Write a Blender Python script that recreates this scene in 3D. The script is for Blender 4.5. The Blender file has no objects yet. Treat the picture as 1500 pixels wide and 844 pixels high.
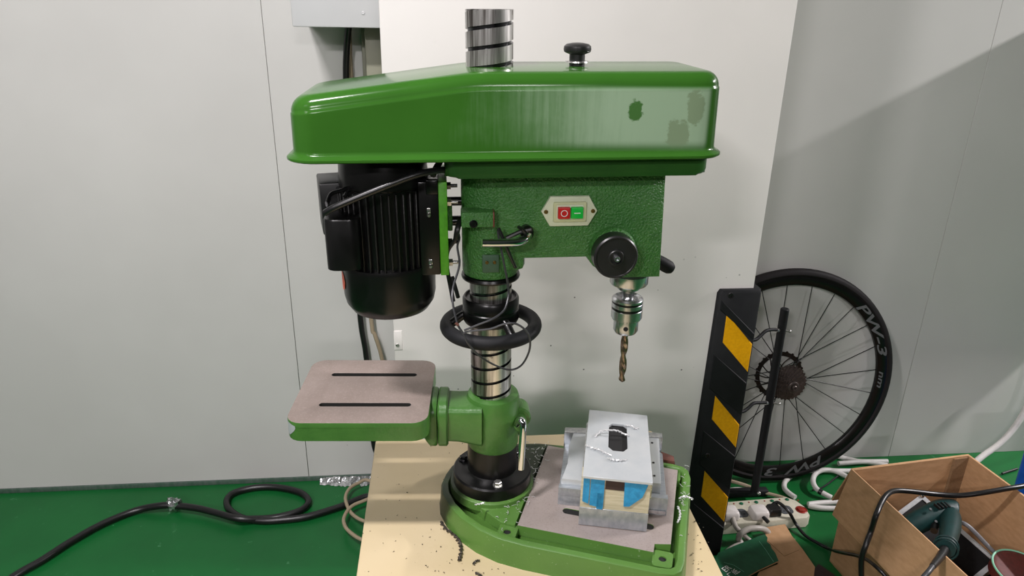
import bpy, bmesh, math, random
from mathutils import Vector, Matrix

PI = math.pi
C = bpy.context.scene.collection
S = bpy.context.scene
random.seed(7)

# ------------------------------------------------------------------ camera
cam = bpy.data.objects.new('camera', bpy.data.cameras.new('camera'))
C.objects.link(cam)
S.camera = cam
cam.data.sensor_width = 36.0
cam.data.lens = 1057.9 / 1500 * 36
cam.data.clip_start = 0.02
_ax = ((0.995445, -0.093396, 0.019167), (0.016807, 0.369780, 0.928967), (-0.093850, -0.924413, 0.369666))
cam.matrix_world = Matrix(((_ax[0][0], _ax[1][0], _ax[2][0], 0.0), (_ax[0][1], _ax[1][1], _ax[2][1], 0.0),
                           (_ax[0][2], _ax[1][2], _ax[2][2], 1.5), (0, 0, 0, 1)))

# ------------------------------------------------------------------ world and lamps
W = bpy.data.worlds.new('world')
S.world = W
W.use_nodes = True
W.node_tree.nodes['Background'].inputs[0].default_value = (1.0, 1.0, 1.0, 1)
W.node_tree.nodes['Background'].inputs[1].default_value = 0.05


def lamp(name, loc, size, size_y, power, rot=(0, 0, 0), color=(1, 0.945, 0.965)):
    d = bpy.data.lights.new(name, 'AREA')
    d.shape = 'RECTANGLE'
    d.size, d.size_y, d.energy, d.color = size, size_y, power, color
    o = bpy.data.objects.new(name, d)
    C.objects.link(o)
    o.location, o.rotation_euler = loc, rot
    return o


lamp('lamp_over_bench', (-0.72, 0.50, 2.75), 0.32, 0.12, 60)
lamp('tube_lamp_left', (-1.9, -0.4, 2.75), 0.5, 0.08, 8, (0.5, 0, 0))
for lx, ly, pw in ((-1.3, -1.9, 50), (0.5, -3.0, 30)):
    lamp('tube_lamp_far', (lx, ly, 2.7), 0.5, 0.12, pw, (0.9, 0, 0))
lamp('tube_lamp_right', (4.0, 1.45, 2.70), 0.06, 0.6, 165, (0, 0.5, 0))

S.view_settings.view_transform = 'Standard'
S.view_settings.look = 'None'
S.view_settings.exposure = -0.06
S.view_settings.gamma = 1.0
S.view_settings.use_curve_mapping = False
S.cycles.use_denoising = True
S.cycles.max_bounces = 8


# ------------------------------------------------------------------ materials
def lin(h):
    h = h.lstrip('#')
    v = [int(h[i:i + 2], 16) / 255 for i in (0, 2, 4)]
    return tuple(c / 12.92 if c <= 0.04045 else ((c + 0.055) / 1.055) ** 2.4 for c in v) + (1.0,)


class NT:
    def __init__(self, name):
        self.m = bpy.data.materials.new(name)
        self.m.use_nodes = True
        self.t = self.m.node_tree
        self.b = self.t.nodes['Principled BSDF']
        self.tc = self.t.nodes.new('ShaderNodeTexCoord')

    def node(self, kind, **kw):
        n = self.t.nodes.new(kind)
        for k, v in kw.items():
            if hasattr(n, k):
                setattr(n, k, v)
            else:
                n.inputs[k].default_value = v
        return n

    def link(self, a, b):
        self.t.links.new(a, b)

    def noise(self, scale, detail=4, rough=0.5, vec=None, stretch=None):
        n = self.node('ShaderNodeTexNoise')
        n.inputs['Scale'].default_value = scale
        n.inputs['Detail'].default_value = detail
        n.inputs['Roughness'].default_value = rough
        src = self.tc.outputs['Object']
        if stretch:
            mp = self.node('ShaderNodeMapping')
            mp.inputs['Scale'].default_value = stretch
            self.link(src, mp.inputs[0])
            src = mp.outputs[0]
        self.link(src, n.inputs['Vector'])
        return n.outputs['Fac']

    def ramp(self, fac, stops):
        r = self.node('ShaderNodeValToRGB')
        e = r.color_ramp.elements
        while len(e) < len(stops):
            e.new(0.5)
        for i, (p, c) in enumerate(stops):
            e[i].position = p
            e[i].color = c if len(c) == 4 else (*c, 1)
        self.link(fac, r.inputs[0])
        return r.outputs[0]

    def mix(self, fac, a, b):
        n = self.node('ShaderNodeMix', data_type='RGBA')
        if isinstance(fac, (int, float)):
            n.inputs[0].default_value = fac
        else:
            self.link(fac, n.inputs[0])
        for s, v in ((6, a), (7, b)):
            if isinstance(v, tuple):
                n.inputs[s].default_value = v
            else:
                self.link(v, n.inputs[s])
        return n.outputs[2]

    def math(self, op, a, b=None, c=None):
        n = self.node('ShaderNodeMath', operation=op)
        for i, v in enumerate((a, b, c)):
            if v is None:
                continue
            if isinstance(v, (int, float)):
                n.inputs[i].default_value = v
            else:
                self.link(v, n.inputs[i])
        return n.outputs[0]

    def rng(self, v, a, b, c=0.0, d=1.0, smooth=True):
        n = self.node('ShaderNodeMapRange')
        if smooth:
            n.interpolation_type = 'SMOOTHSTEP'
        self.link(v, n.inputs[0])
        for i, q in enumerate((a, b, c, d)):
            n.inputs[i + 1].default_value = q
        return n.outputs[0]

    def xyz(self):
        n = self.node('ShaderNodeSeparateXYZ')
        self.link(self.tc.outputs['Object'], n.inputs[0])
        return n.outputs

    def bump(self, h, strength, dist=0.001):
        n = self.node('ShaderNodeBump')
        n.inputs['Strength'].default_value = strength
        n.inputs['Distance'].default_value = dist
        self.link(h, n.inputs['Height'])
        self.link(n.outputs[0], self.b.inputs['Normal'])


def mk(name, c1, c2=None, scale=20, rough=0.5, metal=0.0, bump=0, bscale=60, lo=0.35, hi=0.65, detail=4, stretch=None, rvar=0.0, spec=None, bdist=0.001):
    q = NT(name)
    b = q.b
    c1 = lin(c1)
    b.inputs['Base Color'].default_value = c1
    b.inputs['Roughness'].default_value = rough
    b.inputs['Metallic'].default_value = metal
    if spec is not None:
        b.inputs['Specular IOR Level'].default_value = spec
    if c2:
        f = q.noise(scale, detail, 0.6, stretch=stretch)
        q.link(q.ramp(f, [(lo, c1), (hi, lin(c2))]), b.inputs['Base Color'])
        if rvar:
            q.link(q.rng(f, 0.3, 0.7, max(0.02, rough - rvar), rough + rvar), b.inputs['Roughness'])
    if bump:
        q.bump(q.noise(bscale, 3), bump, bdist)
    return q.m


M = {}
M['panel'] = mk('painted_panel', '#c4c4c0', '#bdbdb9', 1.3, 0.42, bump=0.05, bscale=2.2, bdist=0.004)
M['pillar'] = None
M['hall'] = mk('hall_paint', '#686766', None, 1, 0.6)
M['green_hammer'] = mk('green_hammer_paint', '#427a38', '#3a7032', 40, 0.34, bump=1.0, bscale=300, bdist=0.0035)
M['green'] = mk('green_gloss_paint', '#2c5622', '#264d1e', 14, 0.3, bump=0.05, bscale=50)
M['green_cast'] = mk('green_cast_paint', '#437030', '#3a662a', 22, 0.34, bump=0.35, bscale=110, bdist=0.002)
M['green_edge'] = mk('bright_green_paint', '#4fa01c', '#468f18', 90, 0.45, bump=0.4, bscale=260)
M['green_dull'] = mk('dull_green_steel', '#46624c', '#3d5844', 60, 0.5, 0.2)
M['black'] = mk('black_enamel', '#0c0c0c', '#101010', 30, 0.28, spec=0.35, bump=0.08, bscale=110)
M['black_rough'] = mk('black_crackle', '#0e0e0e', '#161616', 120, 0.5, bump=0.6, bscale=300)
M['black_plastic'] = mk('black_plastic', '#141414', '#1a1a1a', 40, 0.38)
M['rubber'] = mk('black_rubber', '#131416', '#191a1c', 25, 0.6, bump=0.15, bscale=160, spec=0.25)
M['tyre'] = mk('tyre_rubber', '#120f10', '#171314', 30, 0.6, spec=0.25)
M['cable'] = mk('cable_black', '#101011', None, 1, 0.35)
M['cable_grey'] = mk('cable_grey', '#6a6b6e', None, 1, 0.45)
M['cable_dark'] = mk('cable_dark_grey', '#353639', None, 1, 0.4)
M['cable_beige'] = mk('cable_beige', '#958770', None, 1, 0.5)
M['cable_white'] = mk('cable_white', '#cfcdc9', '#c2c0bb', 30, 0.4)
M['cable_pale'] = mk('cable_pale_grey', '#a8a39a', None, 1, 0.45)
M['chrome'] = mk('chrome', '#d8dade', None, 1, 0.09, 1.0)
M['zinc'] = mk('zinc_bolt', '#c4c4c0', '#a9a9a4', 200, 0.28, 0.9)
M['brass'] = mk('brass', '#8c7340', None, 1, 0.35, 0.9)
M['alu'] = mk('aluminium', '#b3b8bc', '#9aa1a8', 60, 0.38, 0.75, stretch=(1, 6, 1))
M['alu_plate'] = mk('aluminium_plate', '#b4babd', '#bfc3c4', 30, 0.42, 0.35, lo=0.3, hi=0.7)
M['alu_bright'] = mk('aluminium_edge', '#cfd2d4', '#bfc3c6', 80, 0.3, 0.35)
M['wood'] = mk('raw_wood', '#c0b89c', '#aba386', 25, 0.6, stretch=(1, 1, 9))
M['tape'] = mk('blue_tape', '#2a93c4', '#217fae', 120, 0.5, bump=0.5, bscale=220)
M['dark_brown'] = mk('dark_brown_wood', '#3a2725', '#2d1f1e', 40, 0.6)
M['red'] = mk('red_button', '#c01f1f', None, 1, 0.35)
M['green_btn'] = mk('green_button', '#12b83e', None, 1, 0.35)
M['ivory'] = mk('ivory_plastic', '#d2d8bd', '#c9d0b4', 40, 0.4)
M['ivory_dark'] = mk('ivory_plastic_dark', '#c2c69c', None, 1, 0.4)  # slightly darker ivory for the switch bezel
M['white_print'] = mk('white_print', '#e6e6e2', None, 1, 0.5)
M['orange'] = mk('orange_sticker', '#e05f36', '#c03a1c', 90, 0.45)
M['yellow'] = mk('yellow_reflective', '#e8a80c', '#dc9c08', 160, 0.35, bump=0.25, bscale=420)
M['spoke'] = mk('spoke_black', '#0c0c0c', None, 1, 0.35, 0.3)
M['cog'] = mk('dark_steel_cogs', '#5e5551', '#463f3c', 90, 0.4, 0.6)
M['rotor'] = mk('brake_rotor', '#3a3330', None, 1, 0.4, 0.8)
M['print_grey'] = mk('grey_print', '#58595a', None, 1, 0.5)
M['strip_white'] = mk('strip_plastic', '#c6c2b0', '#bbb7a4', 50, 0.45)
M['plug_white'] = mk('plug_white', '#d2cdc8', None, 1, 0.42)
M['socket_grey'] = mk('socket_grey', '#4b4f52', None, 1, 0.5)
M['led_green'] = mk('indicator_green', '#0d5a3c', None, 1, 0.3)
M['switch_red'] = mk('switch_red', '#962a1c', '#822015', 60, 0.35)
M['cardboard'] = mk('cardboard', '#b8916a', '#aa845d', 30, 0.8, bump=0.1, bscale=120, stretch=(1, 1, 3))
M['cardboard_in'] = mk('cardboard_flute', '#8a6c4c', '#7a5e42', 200, 0.85)
M['green_print'] = mk('green_printed_card', '#165234', '#1b5c3b', 40, 0.4)
M['teal'] = mk('teal_tool_plastic', '#123433', '#0f2c2b', 60, 0.45, spec=0.3, bump=0.05, bscale=200)
M['case_black'] = mk('case_black', '#0d0d0e', '#131314', 100, 0.6, spec=0.2, bump=0.3, bscale=400)
M['disc_red'] = mk('disc_red', '#5c2422', '#4a1d1b', 90, 0.55)
M['disc_dark'] = mk('disc_dark', '#21140f', '#190f0c', 60, 0.7, spec=0.2)
M['mint'] = mk('mint_rim', '#79b79a', None, 1, 0.4)
M['blue'] = mk('blue_plastic', '#0f4fb8', None, 1, 0.4)
M['foil'] = mk('aluminium_foil', '#d4d6d6', '#9c9fa0', 60, 0.22, 0.9, bump=0.8, bscale=70, bdist=0.004)
M['cabinet'] = mk('cabinet_paint', '#c2c4c4', '#bdbfbf', 3, 0.45)
M['trunking'] = mk('grey_trunking', '#80806e', '#787868', 5, 0.5)
M['swarf'] = mk('bright_swarf', '#e4e5e5', '#c5c6c6', 200, 0.3, 0.45)
M['swarf_dark'] = mk('dark_swarf', '#3e3934', '#5a544c', 300, 0.45, 0.6)
M['hole'] = mk('blackened_hole', '#0c0c0c', None, 1, 0.8)
M['red_brown'] = mk('red_brown_primer', '#6e3128', None, 1, 0.6)
M['skirt'] = mk('wall_foot_paint', '#3d5547', '#54605a', 30, 0.45, stretch=(3, 3, 1))
M['rust'] = mk('rusty_iron', '#6b3d30', '#4f3128', 60, 0.75)


def floor_mat():
    q = NT('green_floor_paint')
    f = q.noise(3.5, 5, 0.6)
    base = q.ramp(f, [(0.3, lin('#0f5426')), (0.7, lin('#13602c'))])
    sc = q.rng(q.noise(22, 6, 0.78), 0.63, 0.72)
    base = q.mix(q.math('MULTIPLY', sc, 0.55), base, lin('#5d9a72'))
    dirt = q.rng(q.noise(5, 6, 0.7), 0.58, 0.8)
    base = q.mix(q.math('MULTIPLY', dirt, 0.3), base, lin('#173c25'))
    q.link(base, q.b.inputs['Base Color'])
    q.b.inputs['Roughness'].default_value = 0.36
    q.b.inputs['Specular IOR Level'].default_value = 0.3
    q.bump(q.noise(60, 3), 0.06, 0.002)
    return q.m


def pillar_mat():
    q = NT('white_pillar_paint')
    x, y, z = q.xyz()
    f = q.noise(2.5, 4)
    base = q.ramp(f, [(0.3, lin('#e2dfda')), (0.7, lin('#d8d6d1'))])
    # scattered oil specks thrown by the drill, only on the lower half
    v = q.node('ShaderNodeTexVoronoi')
    v.inputs['Scale'].default_value = 34
    q.link(q.tc.outputs['Object'], v.inputs['Vector'])
    sp = q.rng(v.outputs['Distance'], 0.10, 0.05)
    rnd = q.node('ShaderNodeSeparateColor')
    q.link(v.outputs['Color'], rnd.inputs[0])
    keep = q.math('GREATER_THAN', rnd.outputs[0], 0.78)
    low = q.rng(z, 1.0, 0.75)
    m = q.math('MULTIPLY', q.math('MULTIPLY', sp, keep), low)
    base = q.mix(m, base, lin('#3d3b36'))
    scr = q.rng(q.noise(11, 6, 0.8, stretch=(1, 1, 0.6)), 0.68, 0.75)
    base = q.mix(q.math('MULTIPLY', scr, 0.18), base, lin('#a9a49c'))
    q.link(base, q.b.inputs['Base Color'])
    q.b.inputs['Roughness'].default_value = 0.45
    q.bump(q.noise(9, 5, 0.65), 0.12, 0.004)
    return q.m


def cover_mat():
    q = NT('green_cover_paint')
    x, y, z = q.xyz()
    base = q.ramp(q.noise(9, 4), [(0.3, lin('#2c571b')), (0.7, lin('#305d1e'))])
    # dusty residue and a broad glossy reflection, both painted pale on the right
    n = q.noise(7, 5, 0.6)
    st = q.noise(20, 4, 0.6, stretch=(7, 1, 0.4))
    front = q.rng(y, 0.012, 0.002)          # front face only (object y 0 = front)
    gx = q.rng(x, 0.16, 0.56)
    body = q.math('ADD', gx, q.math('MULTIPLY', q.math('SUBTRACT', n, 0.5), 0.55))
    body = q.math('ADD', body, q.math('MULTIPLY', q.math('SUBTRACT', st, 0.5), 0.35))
    film_sheen = q.rng(body, 0.12, 0.95)
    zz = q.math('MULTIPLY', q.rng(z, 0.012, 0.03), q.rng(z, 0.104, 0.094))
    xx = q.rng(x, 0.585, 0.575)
    film_sheen = q.math('MULTIPLY', q.math('MULTIPLY', film_sheen, front), q.math('MULTIPLY', zz, xx))
    # scraped spots where this pale layer is gone
    spot = q.rng(q.noise(26, 6, 0.72), 0.56, 0.60)
    def blob(cx, cz, rx, rz):
        a = q.math('DIVIDE', q.math('SUBTRACT', x, cx), rx)
        b = q.math('DIVIDE', q.math('SUBTRACT', z, cz), rz)
        d = q.math('ADD', q.math('MULTIPLY', a, a), q.math('MULTIPLY', b, b))
        w = q.math('ADD', d, q.math('MULTIPLY', q.math('SUBTRACT', q.noise(60, 5, 0.7), 0.5), 3.2))
        return q.rng(w, 1.0, 0.6)
    s1 = blob(0.474, 0.070, 0.012, 0.015)
    s2 = blob(0.538, 0.036, 0.018, 0.024)
    s3 = blob(0.560, 0.075, 0.014, 0.028)
    gone = q.math('MAXIMUM', s1, q.math('MULTIPLY', q.math('MAXIMUM', s2, s3), 0.55))
    film_sheen = q.math('MULTIPLY', film_sheen, q.math('SUBTRACT', 1.0, q.math('MULTIPLY', s1, 0.9)))
    base = q.mix(q.math('MULTIPLY', film_sheen, 0.6), base, lin('#a3b8a0'))
    base = q.mix(q.math('MULTIPLY', q.math('MULTIPLY', q.math('MAXIMUM', s2, s3), film_sheen), 0.7), base, lin('#67785a'))
    q.link(base, q.b.inputs['Base Color'])
    q.link(q.rng(film_sheen, 0, 1, 0.15, 0.42), q.b.inputs['Roughness'])
    q.b.inputs['Specular IOR Level'].default_value = 0.16
    return q.m


def ground_mat(name, a, b, speck):
    q = NT(name)
    x, y, z = q.xyz()
    f = q.noise(7, 6, 0.7)
    base = q.ramp(f, [(0.3, lin(a)), (0.7, lin(b))])
    f2 = q.noise(320, 2, 0.6)
    base = q.mix(q.math('MULTIPLY', q.rng(f2, 0.52, 0.68), 0.22), base, lin(speck))
    f3 = q.rng(q.noise(24, 5, 0.75), 0.60, 0.72)
    base = q.mix(q.math('MULTIPLY', f3, 0.3), base, lin('#6d6056'))
    q.link(base, q.b.inputs['Base Color'])
    q.b.inputs['Roughness'].default_value = 0.45
    q.b.inputs['Metallic'].default_value = 0.35
    q.bump(f2, 0.12, 0.0004)
    return q.m


def column_mat():
    q = NT('ground_steel_column')
    f = q.noise(5, 4, 0.6, stretch=(18, 18, 0.6))
    base = q.ramp(f, [(0.38, lin('#615c57')), (0.62, lin('#e6e4e1'))])  # vertical pale and dark streaks: reflections put into the steel colour
    s = q.rng(q.noise(55, 5, 0.75), 0.60, 0.68)
    base = q.mix(q.math('MULTIPLY', s, 0.6), base, lin('#4b423b'))
    q.link(base, q.b.inputs['Base Color'])
    q.b.inputs['Metallic'].default_value = 0.9
    q.b.inputs['Roughness'].default_value = 0.33
    return q.m


def brushed(name, a, b):
    q = NT(name)
    f = q.noise(6, 3, 0.6, stretch=(20, 20, 0.5))
    q.link(q.ramp(f, [(0.3, lin(a)), (0.7, lin(b))]), q.b.inputs['Base Color'])
    q.b.inputs['Metallic'].default_value = 0.95
    q.b.inputs['Roughness'].default_value = 0.24
    return q.m


def bench_mat():
    q = NT('cream_bench_laminate')
    base = q.ramp(q.noise(4, 4), [(0.3, lin('#ccbb98')), (0.7, lin('#c3b18a'))])
    s = q.rng(q.noise(95, 4, 0.6), 0.685, 0.72)
    base = q.mix(q.math('MULTIPLY', s, 0.75), base, lin('#5d4f3b'))
    s2 = q.rng(q.noise(14, 5, 0.7), 0.58, 0.8)
    base = q.mix(q.math('MULTIPLY', s2, 0.25), base, lin('#b39f78'))
    q.link(base, q.b.inputs['Base Color'])
    q.b.inputs['Roughness'].default_value = 0.4
    return q.m


def bit_mat():
    q = NT('bronzed_drill_steel')
    q.link(q.ramp(q.noise(90, 4, 0.7), [(0.3, lin('#4a3526')), (0.7, lin('#a3917c'))]), q.b.inputs['Base Color'])
    q.b.inputs['Metallic'].default_value = 0.9
    q.b.inputs['Roughness'].default_value = 0.3
    return q.m


def base_mat():
    q = NT('green_base_paint')
    x, y, z = q.xyz()
    base = q.ramp(q.noise(12, 4), [(0.3, lin('#547c36')), (0.7, lin('#4a7130'))])
    g = q.rng(q.noise(10, 6, 0.75), 0.52, 0.66)
    r = q.math('MULTIPLY', q.rng(z, 0.0445, 0.046), 0.0)
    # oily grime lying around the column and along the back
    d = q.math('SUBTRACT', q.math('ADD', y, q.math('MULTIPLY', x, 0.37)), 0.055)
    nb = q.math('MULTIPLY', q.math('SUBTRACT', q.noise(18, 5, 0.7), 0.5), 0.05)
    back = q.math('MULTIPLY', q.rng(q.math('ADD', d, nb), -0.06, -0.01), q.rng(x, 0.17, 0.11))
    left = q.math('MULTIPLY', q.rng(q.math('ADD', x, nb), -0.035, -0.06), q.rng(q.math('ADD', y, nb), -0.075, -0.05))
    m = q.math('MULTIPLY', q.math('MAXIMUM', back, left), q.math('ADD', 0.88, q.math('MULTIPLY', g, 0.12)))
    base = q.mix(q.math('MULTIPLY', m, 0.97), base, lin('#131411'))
    base = q.mix(q.math('MULTIPLY', q.rng(q.noise(150, 3, 0.7), 0.66, 0.72), 0.5), base, lin('#9bab8c'))
    q.link(base, q.b.inputs['Base Color'])
    q.b.inputs['Roughness'].default_value = 0.38
    q.bump(q.noise(70, 4), 0.12, 0.002)
    return q.m


M['floor'] = floor_mat()
M['pillar'] = pillar_mat()
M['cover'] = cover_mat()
M['table_top'] = ground_mat('ground_iron_table', '#9a8c85', '#83766e', '#b5a9a1')
M['base_plate'] = ground_mat('ground_iron_base', '#aa9f9a', '#9b908b', '#6d625d')
M['column'] = column_mat()
M['steel'] = brushed('turned_steel', '#a2a4a7', '#d2d4d6')
M['steel_dark'] = brushed('turned_steel_dark', '#3a3a3b', '#565758')
M['bench'] = bench_mat()
M['bit'] = bit_mat()
M['base'] = base_mat()


# ------------------------------------------------------------------ mesh helpers
ORG = {}


class MB:
    def __init__(self):
        self.bm = bmesh.new()
        self.mi = 0

    def _faces(self, fs):
        for f in fs:
            f.material_index = self.mi
        return fs

    def box(self, c, s, rot=None, bevel=0.0, seg=2):
        t = bmesh.new()
        bmesh.ops.create_cube(t, size=1.0)
        for v in t.verts:
            v.co = Vector((v.co.x * s[0], v.co.y * s[1], v.co.z * s[2]))
        if bevel:
            bmesh.ops.bevel(t, geom=t.edges[:], offset=bevel, segments=seg, profile=0.5, affect='EDGES')
        m = rot.to_4x4() if rot is not None else Matrix.Identity(4)
        m = Matrix.Translation(c) @ m
        return self.add(t, m)

    def add(self, t, m=None):
        vm = {}
        for v in t.verts:
            vm[v] = self.bm.verts.new(m @ v.co if m is not None else v.co)
        for f in t.faces:
            try:
                nf = self.bm.faces.new([vm[v] for v in f.verts])
                nf.material_index = self.mi
            except ValueError:
                pass
        t.free()
        return self

    def rings(self, rings, cap0=True, cap1=True, close=True):
        vs = [[self.bm.verts.new(p) for p in r] for r in rings]
        n = len(vs[0])
        for a, b in zip(vs, vs[1:]):
            for i in range(n if close else n - 1):
                j = (i + 1) % n
                f = self.bm.faces.new((a[i], a[j], b[j], b[i]))
                f.material_index = self.mi
        if cap0:
            self.bm.faces.new(list(reversed(vs[0]))).material_index = self.mi
        if cap1:
            self.bm.faces.new(vs[-1]).material_index = self.mi
        return self

    def lathe(self, prof, o=(0, 0, 0), axis=(0, 0, 1), seg=32, cap0=True, cap1=True):
        o, ax = Vector(o), Vector(axis).normalized()
        e1 = ax.orthogonal().normalized()
        e2 = ax.cross(e1)
        R = []
        for r, h in prof:
            r = max(r, 1e-5)
            R.append([o + ax * h + (e1 * math.cos(2 * PI * k / seg) + e2 * math.sin(2 * PI * k / seg)) * r for k in range(seg)])
        return self.rings(R, cap0, cap1)

    def cyl(self, a, b, r, r2=None, seg=20, bev=0.0):
        a, b = Vector(a), Vector(b)
        L = (b - a).length
        r2 = r if r2 is None else r2
        if bev:
            pr = [(r - bev, 0), (r, bev), (r2, L - bev), (r2 - bev, L)]
        else:
            pr = [(r, 0), (r2, L)]
        return self.lathe(pr, a, b - a, seg)

    def tube(self, pts, r, seg=8, smooth=4, closed=False, rfun=None):
        P = [Vector(p) for p in pts]
        if smooth:
            P = catmull(P, smooth, closed)
        n = len(P)
        T = []
        for i in range(n):
            a = P[(i - 1) % n] if (closed or i > 0) else P[i]
            b = P[(i + 1) % n] if (closed or i < n - 1) else P[i]
            T.append((b - a).normalized())
        nrm = T[0].orthogonal().normalized()
        R = []
        for i in range(n):
            nrm = (nrm - T[i] * nrm.dot(T[i]))
            nrm = nrm.normalized() if nrm.length > 1e-6 else T[i].orthogonal().normalized()
            bi = T[i].cross(nrm)
            rr = rfun(i / (n - 1)) * r if rfun else r
            R.append([P[i] + (nrm * math.cos(2 * PI * k / seg) + bi * math.sin(2 * PI * k / seg)) * rr for k in range(seg)])
        if closed:
            R.append(R[0])
            return self.rings(R, False, False)
        return self.rings(R)

    def torus(self, c, axis, R0, r, seg=48, tseg=14):
        c, ax = Vector(c), Vector(axis).normalized()
        e1 = ax.orthogonal().normalized()
        e2 = ax.cross(e1)
        return self.tube([c + (e1 * math.cos(2 * PI * k / seg) + e2 * math.sin(2 * PI * k / seg)) * R0 for k in range(seg)], r, tseg, 0, True)

    def prism(self, outline, z0, z1, holes=(), m=None, bevel=0.0, top_mat=None):
        """flat shape with holes, extruded from z0 to z1"""
        t = bmesh.new()
        loops = []
        for lp in [outline] + list(holes):
            vs = [t.verts.new((p[0], p[1], z1)) for p in lp]
            loops.append(vs)
            for i in range(len(vs)):
                t.edges.new((vs[i], vs[(i + 1) % len(vs)]))
        if holes:
            bmesh.ops.triangle_fill(t, use_beauty=True, use_dissolve=False, edges=t.edges[:])
        else:
            t.faces.new(loops[0])
        t.normal_update()
        for f in t.faces:
            if f.normal.z < 0:
                f.normal_flip()
        top = t.faces[:]
        low = {v: t.verts.new((v.co.x, v.co.y, z0)) for lp in loops for v in lp}
        for f in top:
            t.faces.new([low[v] for v in reversed(f.verts)])
        for li, lp in enumerate(loops):
            for i in range(len(lp)):
                a, b = lp[i], lp[(i + 1) % len(lp)]
                t.faces.new((a, b, low[b], low[a]))
        bmesh.ops.recalc_face_normals(t, faces=t.faces[:])
        if bevel:
            t.normal_update()
            es = [e for e in t.edges if len(e.link_faces) == 2 and e.calc_face_angle(0) > 0.6 and abs(e.verts[0].co.z - e.verts[1].co.z) < 1e-6 and e.verts[0].co.z > (z0 + z1) / 2]
            bmesh.ops.bevel(t, geom=es, offset=bevel, segments=2, profile=0.5, affect='EDGES')
        keep = self.mi
        if top_mat is not None:
            t.normal_update()
            vm = {}
            mm = m if m is not None else Matrix.Identity(4)
            for v in t.verts:
                vm[v] = self.bm.verts.new(mm @ v.co)
            for f in t.faces:
                nf = self.bm.faces.new([vm[v] for v in f.verts])
                nf.material_index = top_mat if (f.normal.z > 0.9 and f.calc_center_median().z > (z0 + z1) / 2) else keep
            t.free()
            return self
        return self.add(t, m)

    def sphere(self, c, r, seg=16, sc=(1, 1, 1)):
        t = bmesh.new()
        bmesh.ops.create_uvsphere(t, u_segments=seg, v_segments=max(6, seg // 2), radius=1)
        return self.add(t, Matrix.Translation(c) @ Matrix.Diagonal((r * sc[0], r * sc[1], r * sc[2], 1)))

    def mapv(self, fn):
        for v in self.bm.verts:
            v.co = Vector(fn(v.co))
        return self


def catmull(P, k, closed=False):
    out = []
    n = len(P)
    rng = range(n if closed else n - 1)
    for i in rng:
        g = (lambda j: P[j % n]) if closed else (lambda j: P[min(max(j, 0), n - 1)])
        p0, p1, p2, p3 = g(i - 1), g(i), g(i + 1), g(i + 2)
        for s in range(k):
            t = s / k
            out.append(0.5 * ((2 * p1) + (p2 - p0) * t + (2 * p0 - 5 * p1 + 4 * p2 - p3) * t * t + (3 * p1 - p0 - 3 * p2 + p3) * t ** 3))
    if not closed:
        out.append(P[-1])
    return out


def rrect(x0, x1, y0, y1, r, n=5):
    out = []
    for cx, cy, a0 in ((x1 - r, y1 - r, 0), (x0 + r, y1 - r, 90), (x0 + r, y0 + r, 180), (x1 - r, y0 + r, 270)):
        for k in range(n + 1):
            a = math.radians(a0 + 90 * k / n)
            out.append((cx + r * math.cos(a), cy + r * math.sin(a)))
    return out


def slot(cx, cy, L, w, n=6):
    return rrect(cx - L / 2, cx + L / 2, cy - w / 2, cy + w / 2, w / 2 * 0.98, n)


def circ(cx, cy, r, n=16):
    return [(cx + r * math.cos(2 * PI * k / n), cy + r * math.sin(2 * PI * k / n)) for k in range(n)]


def tag(o, label=None, cat=None, group=None, kind=None):
    for k, v in (('label', label), ('category', cat), ('group', group), ('kind', kind)):
        if v:
            o[k] = v
    return o


def thing(name, loc, label, cat, group=None):
    o = bpy.data.objects.new(name, None)
    o.empty_display_size = 0.05
    C.objects.link(o)
    o.location = loc
    ORG[o.name] = Vector(loc)
    return tag(o, label, cat, group)


def obj(name, mb, mats, parent=None, loc=None, flat=False, angle=38):
    """link one mesh object; vertices are given in world coordinates"""
    bm = mb.bm
    bmesh.ops.recalc_face_normals(bm, faces=bm.faces[:])
    if parent is not None:
        org = ORG[parent.name]
    elif loc is not None:
        org = Vector(loc)
    else:
        xs = [v.co for v in bm.verts]
        org = Vector(((min(p.x for p in xs) + max(p.x for p in xs)) / 2, (min(p.y for p in xs) + max(p.y for p in xs)) / 2, min(p.z for p in xs)))
    for v in bm.verts:
        v.co -= org
    bm.normal_update()
    th = math.radians(angle)
    for f in bm.faces:
        f.smooth = not flat
    for e in bm.edges:
        e.smooth = len(e.link_faces) == 2 and e.calc_face_angle(0) < th
    me = bpy.data.meshes.new(name)
    bm.to_mesh(me)
    bm.free()
    for m in (mats if isinstance(mats, (list, tuple)) else [mats]):
        me.materials.append(M[m] if isinstance(m, str) else m)
    o = bpy.data.objects.new(name, me)
    C.objects.link(o)
    if parent is not None:
        o.parent = parent
    else:
        o.location = org
    ORG[o.name] = org
    return o


def text_mb(s, size, depth, fn, shear=0.0, bold=False, mb=None):
    """lettering as flat raised geometry; fn maps (x, y, h) to world"""
    cu = bpy.data.curves.new('lettering', 'FONT')
    cu.body, cu.size, cu.extrude, cu.shear, cu.offset = s, size, depth / 2, shear, (size * 0.018 if bold else 0)
    cu.resolution_u = 3
    o = bpy.data.objects.new('lettering', cu)
    me = o.to_mesh()
    mb = mb or MB()
    vs = [mb.bm.verts.new(fn(v.co.x, v.co.y, v.co.z + depth / 2)) for v in me.vertices]
    for p in me.polygons:
        try:
            mb.bm.faces.new([vs[i] for i in p.vertices]).material_index = mb.mi
        except ValueError:
            pass
    o.to_mesh_clear()
    bpy.data.objects.remove(o)
    bpy.data.curves.remove(cu)
    return mb


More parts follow.
